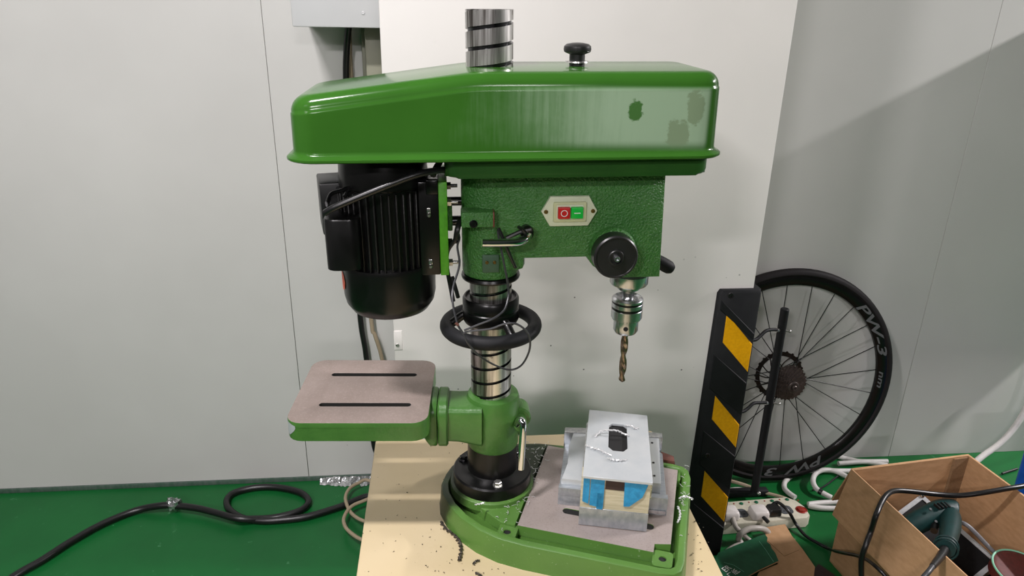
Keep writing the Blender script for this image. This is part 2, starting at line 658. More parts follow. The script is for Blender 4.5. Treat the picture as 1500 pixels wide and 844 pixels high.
def screw(parent, name, p, axis, r, h, mat, hexa=False):
    m = MB()
    ax = Vector(axis).normalized()
    if hexa:
        m.lathe([(r * 1.25, 0), (r * 1.25, h * 0.2)], p, ax, 16)
        m.lathe([(r, h * 0.2), (r, h * 0.9), (r * 0.85, h)], p, ax, 6)
        m.lathe([(r * 0.5, h), (r * 0.5, h * 1.05)], p, ax, 10)
    else:
        m.lathe([(r, 0), (r, h * 0.6), (r * 0.7, h), (r * 0.45, h), (r * 0.4, h * 0.6)], p, ax, 14)
    return obj(name, m, mat, parent)


# ================================================================== setting
WY = 2.055           # back wall
m = MB()
m.box((0.8, -2.25, -0.05), (7.0, 8.9, 0.1))
tag(obj('floor', m, 'floor'), 'green painted workshop floor, scuffed and glossy', None, None, 'structure')

m = MB()
m.box((0.8, WY + 0.06, 1.4), (7.0, 0.08, 2.9))
wall = tag(obj('wall_back', m, 'hole'), 'pale grey sandwich panel wall behind the machine', None, None, 'structure')
for x0, x1 in ((-2.6, -1.4805), (-1.48, -0.4585), (-0.458, 0.5655), (0.566, 1.5845), (1.585, 2.6015), (2.602, 3.6215), (3.622, 4.3)):
    m = MB()
    m.box(((x0 + x1) / 2, WY + 0.0105, 1.425), (x1 - x0 - 0.0004, 0.021, 2.85), bevel=0.0008, seg=1)
    obj('panel', m, 'panel', wall)

for nm, c_, s_, lb in (('wall_left', (-2.66, -2.25, 1.4), (0.1, 8.8, 2.9), 'pale grey side wall out of view on the left'),
                       ('wall_right', (4.26, -2.25, 1.4), (0.1, 8.8, 2.9), 'pale grey side wall out of view on the right'),
                       ('wall_front', (0.8, -6.65, 1.4), (7.0, 0.1, 2.9), 'pale grey wall behind the camera'),
                       ('ceiling', (0.8, -2.25, 2.88), (7.0, 8.9, 0.06), 'white workshop ceiling')):
    m = MB()
    m.box(c_, s_)
    tag(obj(nm, m, 'hall'), lb, None, None, 'structure')

# white column in front of the wall
m = MB()
m.box((0.3275, 1.63 + 0.2115, 1.4), (0.905, 0.423, 2.8), bevel=0.003)
pil = tag(obj('wall_pillar', m, 'pillar'), 'white painted square pillar behind the drill press, specked with oil', None, None, 'structure')
# bolted cleat on the left edge of the pillar
m = MB()
m.box((-0.115, 1.6295, 0.714), (0.020, 0.0025, 0.052), bevel=0.001)
cl = obj('cleat', m, 'pillar', pil)
screw(cl, 'screw', (-0.117, 1.6282, 0.702), (0, -1, 0), 0.0045, 0.003, 'zinc')

m = MB()
m.box((-0.66, WY - 0.003, 0.008), (2.1, 0.006, 0.016), bevel=0.001)
tag(obj('baseboard_back', m, 'skirt'), 'dark strip along the foot of the back wall', None, None, 'structure')

# crumpled foil tape at the foot of the wall
m = MB()
rows = []
for i in range(46):
    x = -0.42 + i * 0.0065
    w = min(1.0, i / 10)
    rows.append([(x, WY - 0.007 - 0.003 * random.random(), 0.013 + 0.005 * w * random.random()),
                 (x, WY - 0.010 - 0.005 * random.random(), 0.013 + 0.004 * random.random()),
                 (x, WY - 0.020 - 0.012 * w * random.random(), 0.004 + 0.004 * random.random()),
                 (x, WY - 0.030 - 0.020 * w * random.random(), 0.0015)])
m.rings(rows, False, False, close=False)
tag(obj('foil_tape', m, 'foil', angle=12), 'crumpled silver foil tape along the foot of the wall left of the bench', 'tape')

# ================================================================== wall cabinet and cables on the wall
t = thing('wall_cabinet', (-0.24, WY, 1.436), 'pale grey steel wall cabinet at the top edge beside the white pillar', 'cabinet')
m = MB()
m.box((-0.238, 1.958, 1.70), (0.212, 0.184, 0.53), bevel=0.003)
obj('body', m, 'cabinet', t)
m = MB()
m.box((-0.238, 1.862, 1.70), (0.216, 0.012, 0.534), bevel=0.003)
d = obj('door', m, 'cabinet', t)
screw(d, 'rivet', [(-0.1795, 1.8560, 1.4662)][0], (0, -1, 0), 0.004, 0.002, 'cabinet')
m = MB()
m.box((-0.160, 2.0, 1.25), (0.058, 0.09, 0.372), bevel=0.003)
m.box((-0.196, 2.035, 1.25), (0.016, 0.03, 0.372), bevel=0.002)
tag(obj('trunking', m, 'trunking'), 'dark grey vertical trunking under the wall cabinet', 'trunking')

m = MB()
m.tube([(-0.2313, 2.0000, 1.4335), (-0.2424, 2.0200, 1.3772), (-0.2508, 2.0300, 1.2933), (-0.2541, 2.0350, 1.1062), (-0.2548, 2.0350, 0.8483), (-0.2539, 2.0350, 0.5919), (-0.2430, 2.0350, 0.4545), (-0.2386, 2.0350, 0.1731)] + [(-0.225, 2.03, 0.10), (-0.2, 2.0, 0.02), (-0.1, 1.93, 0.012)], 0.0085, 10)
tag(obj('wall_cable', m, 'cable'), 'thick black cable running down the wall behind the motor', 'cable')
m = MB()
m.tube([(-0.2348, 2.0300, 1.4325), (-0.2366, 2.0400, 1.3932), (-0.2382, 2.0450, 1.2919), (-0.2306, 2.0450, 0.9475), (-0.2215, 2.0350, 0.5866), (-0.2130, 2.0300, 0.5429), (-0.1944, 2.0300, 0.4557), (-0.1768, 2.0300, 0.2763)] + [(-0.14, 2.0, 0.1), (-0.13, 1.9, 0.006)], 0.0062, 8)
tag(obj('wall_cable', m, 'cable_beige'), 'beige cable hanging down the wall just right of the thick black one', 'cable')

t = thing('wall_cabinet', (2.3, WY, 0.98), 'pale grey wall box out of view beyond the right edge of the picture', 'cabinet')
m = MB()
m.box((2.30, 1.95, 1.32), (0.46, 0.21, 0.68), bevel=0.003)
obj('body', m, 'cabinet', t)
m = MB()
m.box((2.30, 1.839, 1.32), (0.465, 0.012, 0.684), bevel=0.003)
obj('door', m, 'cabinet', t)

# ================================================================== floor cables on the left
m = MB()
m.tube([(-0.1, 1.93, 0.012)] + [(-0.2414, 1.9433, 0.0120), (-0.3327, 1.8955, 0.0120), (-0.4308, 1.8538, 0.0120), (-0.5107, 1.8437, 0.0120), (-0.5719, 1.8449, 0.0120), (-0.6333, 1.8649, 0.0120), (-0.6864, 1.9201, 0.0120), (-0.6909, 1.9777, 0.0120), (-0.6300, 2.0085, 0.0120), (-0.5540, 2.0068, 0.0120), (-0.4720, 1.9730, 0.0120), (-0.4385, 1.9262, 0.0120), (-0.4567, 1.8845, 0.0120), (-0.5139, 1.8596, 0.0120), (-0.5637, 1.8537, 0.0120)] + [(-0.6299, 1.8413, 0.0260), (-0.7022, 1.8715, 0.0260), (-0.7666, 1.8984, 0.0260), (-0.8373, 1.9163, 0.0260), (-0.8852, 1.9196, 0.0260)] + [(-0.9580, 1.9189, 0.0125), (-1.0351, 1.8615, 0.0125), (-1.0974, 1.7834, 0.0125), (-1.1394, 1.7149, 0.0125), (-1.1827, 1.6584, 0.0125), (-1.2293, 1.5542, 0.0125)], 0.0105, 10)
tag(obj('power_cable', m, 'cable'), 'thick black cable with a loop lying on the green floor', 'cable')
m = MB()
c0 = Vector([(-0.8472, 1.9222, 0.0270)][0])
m.sphere(c0, 0.021, 14, (1.1, 0.9, 1.0))
m.mapv(lambda p: c0 + (p - c0) * (1 + random.uniform(-0.3, 0.35)))
tag(obj('foil_wad', m, 'foil', angle=10), 'crumpled wad of foil wrapped on the black floor cable', 'foil')
m = MB()
m.tube([(-0.13, 1.9, 0.006)] + [(-0.2495, 1.9971, 0.0280), (-0.2884, 1.9889, 0.0280), (-0.3138, 1.9622, 0.0280), (-0.3212, 1.9145, 0.0280), (-0.3016, 1.8537, 0.0280), (-0.2774, 1.8203, 0.0280), (-0.2488, 1.7996, 0.0280), (-0.1962, 1.7775, 0.0280)], 0.0055, 8)
m.tube([(-0.2066, 1.9261, 0.0340), (-0.2571, 1.8923, 0.0340), (-0.2963, 1.8653, 0.0340), (-0.3132, 1.8155, 0.0340), (-0.3040, 1.7719, 0.0340), (-0.2759, 1.7343, 0.0340), (-0.2439, 1.7089, 0.0340), (-0.1891, 1.6823, 0.0340)], 0.0055, 8)
tag(obj('beige_cable', m, 'cable_beige'), 'thin beige cable curling out beside the left edge of the bench', 'cable')

# ================================================================== bench
BZ = 0.62
t = thing('bench', (0.1515, 0.94, 0.0), 'cream topped bench carrying the green drill press', 'bench')
m = MB()
m.box((0.1515, 0.715, BZ - 0.0125), (0.605, 1.24, 0.025), bevel=0.003)
obj('bench_top', m, 'bench', t)
m = MB()
for sy in (0.16, 1.27):
    m.box((0.1515, sy, BZ - 0.055), (0.52, 0.025, 0.06))
for sx in (-0.105, 0.408):
    m.box((sx, 0.715, BZ - 0.055), (0.025, 1.12, 0.06))
obj('apron', m, 'cabinet', t)
for sx in (-0.11, 0.413):
    for sy in (0.14, 1.29):
        m = MB()
        m.box((sx, sy, (BZ - 0.025) / 2), (0.035, 0.035, BZ - 0.025), bevel=0.002)
        obj('leg', m, 'cabinet', t)

# ================================================================== drill press
CX, CY = 0.083, 1.112
A = math.radians(-20.5)
U = Vector((math.cos(A), math.sin(A), 0))
V = Vector((-math.sin(A), math.cos(A), 0))


def bl(u, v, z):
    return Vector((CX, CY, 0)) + U * u + V * v + Vector((0, 0, z))


MBASE = Matrix(((U.x, V.x, 0, CX), (U.y, V.y, 0, CY), (0, 0, 1, 0), (0, 0, 0, 1)))
LEAN = 0.013


def lean(mb):
    """the machine stands a touch out of plumb"""
    return mb.mapv(lambda p: (p.x - (p.z - BZ) * LEAN, p.y, p.z + (p.x - CX) * LEAN))


def unlean(p):
    return Vector((p[0] + (p[2] - BZ) * LEAN, p[1], p[2] - (p[0] - CX) * LEAN))


press = thing('drill_press', (CX, CY, BZ), 'green bench drill press with a black motor and a threaded steel column', 'drill press')

# --- base casting
half = [(-0.092, 0.0), (-0.090, -0.028), (-0.078, -0.056), (-0.055, -0.085), (-0.025, -0.110), (0.014, -0.131), (0.054, -0.143), (0.10, -0.147)]
outer = half + [(0.32, -0.147), (0.341, -0.143), (0.353, -0.131), (0.357, -0.11)] + [(0.357, 0.125), (0.352, 0.145), (0.342, 0.155), (0.322, 0.159), (0.10, 0.158), (0.054, 0.152), (0.014, 0.139), (-0.025, 0.115), (-0.055, 0.087), (-0.078, 0.057), (-0.090, 0.028)]


def inset(poly, d):
    n = len(poly)
    out = []
    for i in range(n):
        p0, p1, p2 = Vector(poly[i - 1]), Vector(poly[i]), Vector(poly[(i + 1) % n])
        e = ((p1 - p0).normalized() + (p2 - p1).normalized()).normalized()
        out.append((p1.x - e.y * d, p1.y + e.x * d))
    return out


ZR = 0.667
m = MB()
o2 = [tuple(p) for p in outer]
R = []
for d, z in ((-0.004, BZ), (-0.002, BZ + 0.01), (0.0, ZR - 0.006), (0.0015, ZR - 0.0018), (0.005, ZR), (0.0125, ZR), (0.0145, ZR - 0.002), (0.017, ZR - 0.018), (0.02, ZR - 0.02)):
    R.append([bl(p[0], p[1], z) for p in inset(o2, d)])
m.rings(R, True, True)
base = obj('base', m, ['base'], press)
# raised islands: the ground work surface, the pad around the column, bolt bosses
m = MB()
plate = [(0.076, -0.104), (0.306, -0.104), (0.306, -0.084), (0.332, -0.077), (0.332, 0.136), (0.074, 0.145)]
m.prism(plate, ZR - 0.02, ZR + 0.002, [slot(0.222, -0.043, 0.158, 0.014), slot(0.222, 0.075, 0.158, 0.014)], MBASE, 0.0012, top_mat=1)
ws = obj('work_surface', m, ['base', 'base_plate'], press)
for cv in (-0.043, 0.075):
    m = MB()
    m.prism(slot(0.222, cv, 0.1578, 0.0138), ZR - 0.02, ZR + 0.0008, (), MBASE)
    obj('slot_recess', m, 'hole', ws)
m = MB()
pad = [(-0.066, 0.02), (-0.06, -0.02), (-0.04, -0.05), (-0.004, -0.074), (0.046, -0.103), (0.072, -0.104), (0.071, 0.146), (0.02, 0.115), (-0.03, 0.085), (-0.058, 0.05)]
m.prism(pad, ZR - 0.021, ZR + 0.001, (), MBASE, 0.002)
m.lathe([(0.078, ZR - 0.006), (0.0765, ZR + 0.008), (0.071, ZR + 0.011)], (CX, CY, 0), (0, 0, 1), 48)
obj('column_pad', m, 'base', press)
for cu, cv in ((0.062, -0.117), (0.321, -0.108), (0.062, 0.132), (0.322, 0.128)):
    m = MB()
    m.prism(rrect(cu - 0.0165, cu + 0.0165, cv - 0.019, cv + 0.019, 0.007), ZR - 0.02, ZR - 0.004, [circ(cu, cv, 0.0062)], MBASE, 0.001)
    m.mi = 1
    m.prism(circ(cu, cv, 0.0063), ZR - 0.02, ZR - 0.0065, (), MBASE)
    obj('bolt_boss', m, ['base', 'hole'], press)

# --- column flange, sleeve, column
ZF = 0.69
m = MB()
m.lathe([(0.070, ZF - 0.013), (0.0715, ZF - 0.012), (0.0715, ZF + 0.009), (0.069, ZF + 0.012), (0.05, ZF + 0.0125), (0.0455, ZF + 0.015), (0.0447, ZF + 0.075), (0.036, ZF + 0.076)], (CX, CY, 0), (0, 0, 1), 64)
fl = obj('column_flange', m, 'black', press)
for a in (-84, 35, 155):
    p = Vector((CX, CY, ZF + 0.0125)) + Vector((math.cos(math.radians(a)), math.sin(math.radians(a)), 0)) * 0.0575
    screw(fl, 'bolt', p, (0, 0, 1), 0.0072, 0.0085, 'zinc' if a == -84 else 'steel_dark', True)

m = MB()
N, z0, z1, pitch = 72, 0.72, 1.488, 0.0272
prof = [(0.0, 0.035), (0.0218, 0.035), (0.0224, 0.0318), (0.0266, 0.0318)]
rows = []
k0 = int(z0 / pitch) - 2
for k in range(k0, int(z1 / pitch) + 2):
    for dz, r in prof:
        rows.append((k * pitch + dz, r))
vr = []
for h, r in rows:
    ring = []
    for i in range(N + 1):
        a = 2 * PI * i / N - PI / 2
        z = min(max(h + pitch * i / N, z0), z1)
        ring.append((CX + r * math.cos(a), CY + r * math.sin(a), z))
    vr.append(ring)
for k in range(len(vr) - 1):
    m.mi = 1 if k % 4 in (1, 2, 3) else 0
    m.rings(vr[k:k + 2], False, False, close=False)
m.mi = 0
m.lathe([(0.001, z1 - 0.0005), (0.0345, z1 - 0.0005), (0.0345, z1 - 0.003)], (CX, CY, 0), (0, 0, 1), 48)
bmesh.ops.remove_doubles(m.bm, verts=m.bm.verts[:], dist=1e-5)
obj('column', lean(m), ['column', 'steel_dark'], press)

# --- table bracket
arm = []
m = MB()
m.lathe([(0.037, 0.755), (0.044, 0.757), (0.0465, 0.762), (0.0465, 0.852), (0.044, 0.859), (0.037, 0.862)], (CX, CY - 0.002, 0), (0, 0, 1), 56)
ty = math.radians(3.7)
AX = Vector((-math.cos(ty), math.sin(ty), 0))       # arm direction (to the left)
AN = Vector((-math.sin(ty), -math.cos(ty), 0))      # towards the viewer
def armpt(s, n, z):
    p = Vector((CX, 1.098, 0)) + AX * s + AN * n
    return (p.x, p.y, z)
def arm_ring(s, hw, za, zb, r=0.01):
    return [armpt(s, q[0], q[1]) for q in rrect(-hw, hw, za, zb, r, 4)]
m.rings([arm_ring(0.02, 0.038, 0.776, 0.853), arm_ring(0.06, 0.036, 0.784, 0.852), arm_ring(0.078, 0.036, 0.785, 0.853)])
m.rings([arm_ring(0.078, 0.040, 0.777, 0.859, 0.02), arm_ring(0.081, 0.043, 0.774, 0.862, 0.022), arm_ring(0.093, 0.043, 0.774, 0.862, 0.022), arm_ring(0.0955, 0.041, 0.776, 0.860, 0.02)])
# clamp ear on the right
m.cyl((CX + 0.046, 1.095, 0.812), (CX + 0.046, 1.135, 0.812), 0.021, seg=28, bev=0.003)
m.box((CX + 0.040, 1.115, 0.805), (0.03, 0.035, 0.06), bevel=0.006)
br = obj('table_bracket', m, 'green_cast', press)
m = MB()
m.tube([(0.1224, 1.0750, 0.8137), (0.1268, 1.0630, 0.8293), (0.1310, 1.0570, 0.8247), (0.1301, 1.0520, 0.7895), (0.1284, 1.0470, 0.7410)], 0.0062, 14, 5)
obj('clamp_lever', m, 'chrome', press)
m = MB()
m.cyl((CX + 0.046, 1.07, 0.812), (CX + 0.046, 1.097, 0.812), 0.012, seg=20, bev=0.002)
obj('clamp_nut', m, 'green_cast', press)

# --- work table
TZ = 0.868
tcen = Vector((-0.137, 1.119, 0))
MT = Matrix.Translation(tcen) @ Matrix.Rotation(math.radians(-3.7), 4, 'Z')
m = MB()
hx, hy, ch = 0.114, 0.109, 0.026
oc = []
for cx, cy, a0 in ((hx - ch, hy - ch, 0), (-hx + ch, hy - ch, 90), (-hx + ch, -hy + ch, 180), (hx - ch, -hy + ch, 270)):
    for k in range(6):
        a = math.radians(a0 + 18 * k)
        oc.append((cx + ch * math.cos(a), cy + ch * math.sin(a)))
slots = [slot(0.006, 0.052, 0.152, 0.0105), slot(0.006, -0.074 + 0.022, 0.152, 0.0105)]
m.prism(oc, TZ - 0.010, TZ, slots, MT, 0.0012, top_mat=1)
m.prism(oc, TZ - 0.034, TZ - 0.0095, [list(reversed(inset(list(reversed(oc)), -0.012)))], MT)
m.rings([arm_ring(0.097, 0.041, 0.776, 0.860, 0.02), arm_ring(0.1, 0.043, 0.774, 0.862, 0.022), arm_ring(0.109, 0.043, 0.774, 0.862, 0.022), arm_ring(0.116, 0.039, 0.783, 0.858, 0.018), arm_ring(0.13, 0.035, 0.815, 0.845, 0.01)])
tab = obj('work_table', m, ['green_cast', 'table_top'], press)
for cx, cy in ((0.006, 0.052), (0.006, -0.052)):
    m = MB()
    m.prism(slot(cx, cy, 0.1535, 0.0117), TZ - 0.0098, TZ - 0.0003, [slot(cx, cy, 0.1515, 0.0100)], MT)
    obj('slot_lining', m, 'hole', tab)

m = MB()
R = []
for k in range(7):
    a = math.radians(196 + 9 * k)
    wv = (0.004, 0.001, 0.0, 0.002, 0.006, 0.010, 0.016)[k]
    R.append([MT @ Vector((-hx + ch + (ch + 0.0003) * math.cos(a), -hy + ch + (ch + 0.0003) * math.sin(a), z)) for z in (TZ - 0.004 - wv * 0.2, TZ - 0.028 + wv)])
m.rings(R, False, False, close=False)
obj('chipped_corner', m, 'alu_plate', tab)

# --- elevating handwheel and collar
HZ = 0.994
m = MB()
m.torus((CX, CY, HZ - 0.004), (0, 0, 1), 0.0745, 0.0118, 64, 16)
hw = obj('handwheel', lean(m), 'rubber', press)
for a in (-62, 58, 178):
    m = MB()
    c_, s_ = math.cos(math.radians(a)), math.sin(math.radians(a))
    m.tube([(CX + c_ * r, CY + s_ * r, z) for r, z in ((0.035, HZ + 0.02), (0.05, HZ + 0.012), (0.062, HZ + 0.002), (0.072, HZ - 0.004))], 0.0078, 10, 3)
    obj('spoke', lean(m), 'black', hw)
m = MB()
m.lathe([(0.0355, HZ + 0.004), (0.0455, HZ + 0.006), (0.0472, HZ + 0.010), (0.0472, HZ + 0.027), (0.0455, HZ + 0.0285), (0.0455, HZ + 0.032), (0.0472, HZ + 0.0335), (0.0472, HZ + 0.046), (0.0445, HZ + 0.050), (0.0425, HZ + 0.050), (0.0415, HZ + 0.046), (0.0355, HZ + 0.047)], (CX, CY, 0), (0, 0, 1), 56)
obj('lift_collar', lean(m), 'black', press)

# --- head casting
HF, HB = 1.066, 1.164
m = MB()
def spin(profile, y0, y1, bev=0.004):
    t_ = MB()
    t_.prism(profile, -y1, -y0, (), Matrix(((1, 0, 0, 0), (0, 0, -1, 0), (0, 1, 0, 0), (0, 0, 0, 1))), bev)
    return t_
head_prof = [(0.09, 1.266), (0.09, 1.122), (0.232, 1.122), (0.244, 1.106), (0.258, 1.096), (0.276, 1.089), (0.296, 1.0845), (0.355, 1.0845), (0.3505, 1.266)]
m.add(spin(head_prof, HF, HB).bm)
m.lathe([(0.037, 1.085), (0.0445, 1.087), (0.0462, 1.092), (0.0462, 1.262)], (CX, CY, 0), (0, 0, 1), 56)
# clamp ear
m.box((0.060, 1.062, 1.1925), (0.05, 0.03, 0.024), bevel=0.002)
m.box((0.115, 1.105, 1.15), (0.04, 0.075, 0.1), bevel=0.01)
head = obj('head', lean(m), 'green_hammer', press)
m = MB()
m.box((0.0838, 1.0615, 1.1925), (0.003, 0.029, 0.0235), bevel=0.0008)
obj('split_face', lean(m), 'red_brown', head)
screw(head, 'bolt', (0.046, 1.0475, 1.1845 + 0.002), (0, -1, 0), 0.0062, 0.004, 'black')
m = MB()
m.lathe([(0.036, 1.078), (0.0475, 1.078), (0.0485, 1.081), (0.047, 1.085), (0.04, 1.087)], (CX, CY, 0), (0, 0, 1), 48)
obj('retaining_ring', lean(m), 'black', press)
m = MB()
m.box((0.080, 1.0635, 1.1165), (0.026, 0.003, 0.029), bevel=0.0006)
bk = obj('stop_bracket', lean(m), 'green_dull', press)
for dx in (-0.006, 0.006):
    screw(bk, 'screw', (0.0735 + dx, 1.062, 1.119), (0, -1, 0), 0.0028, 0.002, 'brass')

# lock lever
m = MB()
m.tube([(0.0571, 1.0150, 1.1666), (0.0816, 1.0180, 1.1653), (0.1075, 1.0220, 1.1648), (0.1216, 1.0300, 1.1663), (0.1295, 1.0450, 1.1690), (0.1333, 1.0600, 1.1709)], 0.0062, 14, 4, rfun=lambda s: 1.0)
obj('lock_lever', m, 'chrome', press)
m = MB()
q = Vector([(0.1279, 1.0500, 1.1707)][0])
m.sphere(q, 0.011, 14, (1, 1, 1.1))
m.cyl(q, q + Vector((0, 0.03, 0)), 0.009)
obj('lever_boss', m, 'black', press)

# switch: ivory plate with red and green buttons
sx, sz = 0.2015, 1.1995
def fr(p, y):            # front-plane mapping for lean
    return p
m = MB()
pl = [(-0.0435, 0.0), (-0.030, 0.0235), (0.030, 0.0235), (0.0435, 0.0), (0.030, -0.0235), (-0.030, -0.0235)]
m.add(spin([(sx + x, sz + z) for x, z in pl], HF - 0.006, HF + 0.001, 0.0015).bm)
sw = obj('switch_plate', lean(m), 'ivory', press)
m = MB()
m.add(spin(rrect(sx - 0.0255, sx + 0.0255, sz - 0.0155, sz + 0.0155, 0.002, 3), HF - 0.0105, HF - 0.0055, 0.001).bm)
obj('bezel', lean(m), 'ivory_dark', sw)
m = MB()
m.add(spin(rrect(sx - 0.021, sx + 0.021, sz - 0.0115, sz + 0.0115, 0.002, 3), HF - 0.0112, HF - 0.0100, 0.0005).bm)
obj('button_well', lean(m), 'ivory', sw)
for nm, cx, mt in (('stop_button', sx - 0.0098, 'red'), ('start_button', sx + 0.0102, 'green_btn')):
    m = MB()
    m.add(spin(rrect(cx - 0.0093, cx + 0.0093, sz - 0.009, sz + 0.009, 0.0012, 3), HF - 0.0165, HF - 0.0105, 0.001).bm)
    m.mi = 1
    if nm == 'stop_button':
        m.lathe([(0.0042, 0), (0.0042, 0.0003), (0.0053, 0.0003), (0.0053, 0), (0.0042, 0)], (cx, HF - 0.0166, sz), (0, -1, 0), 28, False, False)
    else:
        m.box((cx, HF - 0.0166, sz), (0.010, 0.0004, 0.0013))
    obj(nm, lean(m), [mt, 'white_print'], sw)
for dx in (-0.0365, 0.0365):
    m = MB()
    m.lathe([(0.0034, 0), (0.0030, 0.0015), (0.001, 0.0018)], (sx + dx, HF - 0.006, sz), (0, -1, 0), 14)
    obj('screw', lean(m), 'brass', sw)

# feed hub with the spring cap
hx_, hz_ = 0.272, 1.135
m = MB()
m.lathe([(0.037, -0.002), (0.037, 0.012), (0.034, 0.016)], (hx_, HF, hz_), (0, -1, 0), 44)
obj('hub_boss', lean(m), 'green_hammer', press)
m = MB()
m.lathe([(0.0335, 0.014), (0.0345, 0.018), (0.0345, 0.040), (0.0325, 0.0425), (0.031, 0.0425), (0.030, 0.0415), (0.0125, 0.0415), (0.0125, 0.0435), (0.0115, 0.0445), (0.0095, 0.0445), (0.009, 0.042), (0.006, 0.042)], (hx_ - 0.002, HF, hz_), (0, -1, 0), 56)
sc_ = obj('spring_cap', lean(m), 'black_plastic', press)
m = MB()
m.lathe([(0.0048, 0.041), (0.0048, 0.049), (0.0042, 0.0505), (0.0024, 0.0505), (0.0022, 0.047)], (hx_ - 0.002, HF, hz_), (0, -1, 0), 20)
obj('shaft_end', lean(m), 'steel', sc_)
# feed handle behind the head
m = MB()
m.cyl((0.30, 1.19, 1.119), (0.385, 1.19, 1.070), 0.006, seg=14)
fh = obj('feed_lever', m, 'steel', press)
m = MB()
m.lathe([(0.008, 0), (0.0105, 0.004), (0.0125, 0.06), (0.012, 0.068), (0.0085, 0.0745), (0.002, 0.0765)], (0.346, 1.19, 1.0925), (0.85, 0, -0.49), 22)
obj('grip', m, 'rubber', fh)

# --- quill, chuck, drill bit
QX = 0.3165
m = MB()
m.lathe([(0.0322, 1.076), (0.0322, 1.0605), (0.0305, 1.0575), (0.0215, 1.0575), (0.0195, 1.0565), (0.0195, 1.0495), (0.0165, 1.047), (0.012, 1.0465), (0.0105, 1.036), (0.0085, 1.034)], (QX, CY, 0), (0, 0, 1), 48)
obj('quill', lean(m), 'steel', press)
m = MB()
m.lathe([(0.0085, 1.040), (0.0095, 1.032), (0.013, 1.0285), (0.020, 1.0325), (0.0225, 1.0335), (0.0262, 1.031)], (QX, CY, 0), (0, 0, 1), 48)
for za, zb in ((1.031, 1.026), (1.0235, 1.0155), (1.012, 0.9955)):
    m.lathe([(0.0258, za), (0.0265, za - 0.0008), (0.0265, zb + 0.0008), (0.0256, zb)], (QX, CY, 0), (0, 0, 1), 48)
m.lathe([(0.021, 0.998), (0.0213, 0.990), (0.0213, 0.9725), (0.0185, 0.9675), (0.0125, 0.966), (0.008, 0.969)], (QX, CY, 0), (0, 0, 1), 48)
ck = obj('chuck', lean(m), 'steel', press)
m = MB()
for za, zb in ((1.0262, 1.0232), (1.0157, 1.0118)):
    m.lathe([(0.0262, za), (0.0262, zb)], (QX, CY, 0), (0, 0, 1), 48)
obj('knurl_band', lean(m), 'black', ck)
m = MB()
for k in range(30):
    a = 2 * PI * k / 30
    m.box((QX + 0.0225 * math.cos(a), CY + 0.0225 * math.sin(a), 0.9945), (0.0042, 0.0024, 0.0035), Matrix.Rotation(a, 3, 'Z'))
obj('gear_teeth', lean(m), 'steel', ck)
for a in (-104, 16, 136):
    m = MB()
    d_ = Vector((math.cos(math.radians(a)), math.sin(math.radians(a)), 0))
    m.cyl(Vector((QX, CY, 0.9815)) + d_ * 0.0195, Vector((QX, CY, 0.9815)) + d_ * 0.0217, 0.0041, seg=16)
    obj('key_hole', lean(m), 'hole', ck)
m = MB()
bz0, bz1, rb = 0.985, 0.868, 0.0066
R = []
for i in range(70):
    z = bz0 + (bz1 - bz0) * i / 69
    tw = max(0.0, (0.958 - z)) / 0.040 * PI
    ring = []
    for k in range(20):
        a = 2 * PI * k / 20
        w = 0.5 + 0.5 * math.cos(2 * a)
        fl_ = 1 - 0.52 * max(0, w - 0.25) / 0.75 * min(1, max(0, (0.962 - z) / 0.006))
        r = rb * fl_
        if z < bz1 + 0.004:
            r *= 0.15 + 0.85 * (z - bz1) / 0.004
        ring.append((QX + r * math.cos(a + tw), CY + r * math.sin(a + tw), z))
    R.append(ring)
m.rings(R)
obj('drill_bit', lean(m), 'bit', press)

# --- belt cover and its pan
XL, XR, YF, YB, ZB = -0.197, 0.406, 0.997, 1.205, 1.2925


def ztop(x):
    s = (0.055 - x)
    h = 1.4105 - 0.131 * s if s > 0.02 else (1.4105 if s < -0.02 else 1.4105 - 0.131 * (s + 0.02) ** 2 / 0.08)
    return h


def cover_ring(d, zf, r=0.036):
    x0, x1, y0, y1 = XL + d, XR - d, YF + d, YB - d
    r = max(r - d, 0.004)
    front = [(x0, (y0 + y1) / 2)]
    for k in range(9):
        a = math.radians(180 + 90 * k / 8)
        front.append((x0 + r + r * math.cos(a), y0 + r + r * math.sin(a)))
    for k in range(1, 36):
        front.append((x0 + r + (x1 - x0 - 2 * r) * k / 36, y0))
    for k in range(9):
        a = math.radians(270 + 90 * k / 8)
        front.append((x1 - r + r * math.cos(a), y0 + r + r * math.sin(a)))
    front.append((x1, (y0 + y1) / 2))
    back = [(x, y0 + y1 - y) for x, y in reversed(front[1:-1])]
    return [(x, y, zf(x)) for x, y in front + back]


m = MB()
RF = 0.021
rr = [cover_ring(0.004, lambda x: ZB + 0.0045), cover_ring(-0.0075, lambda x: ZB), cover_ring(-0.0095, lambda x: ZB + 0.0015), cover_ring(-0.0095, lambda x: ZB + 0.0045),
      cover_ring(-0.0065, lambda x: ZB + 0.007), cover_ring(-0.002, lambda x: ZB + 0.0085), cover_ring(0.0, lambda x: ZB + 0.012), cover_ring(0.0002, lambda x: ZB + 0.0145)]
rr.append(cover_ring(0.0013, lambda x: ztop(x) - RF - 0.004))
rr.append(cover_ring(0.0015, lambda x: ztop(x) - RF - 0.001))
for k in range(0, 9):
    a = math.radians(90 * k / 8)
    rr.append(cover_ring(0.0025 + RF * (1 - math.cos(a)), lambda x, a=a: ztop(x) - RF * (1 - math.sin(a))))
vs = [[m.bm.verts.new(p) for p in r] for r in rr]
n = len(vs[0])
for a, b in zip(vs, vs[1:]):
    for i in range(n):
        j = (i + 1) % n
        m.bm.faces.new((a[i], a[j], b[j], b[i]))
top = vs[-1]
h = n // 2
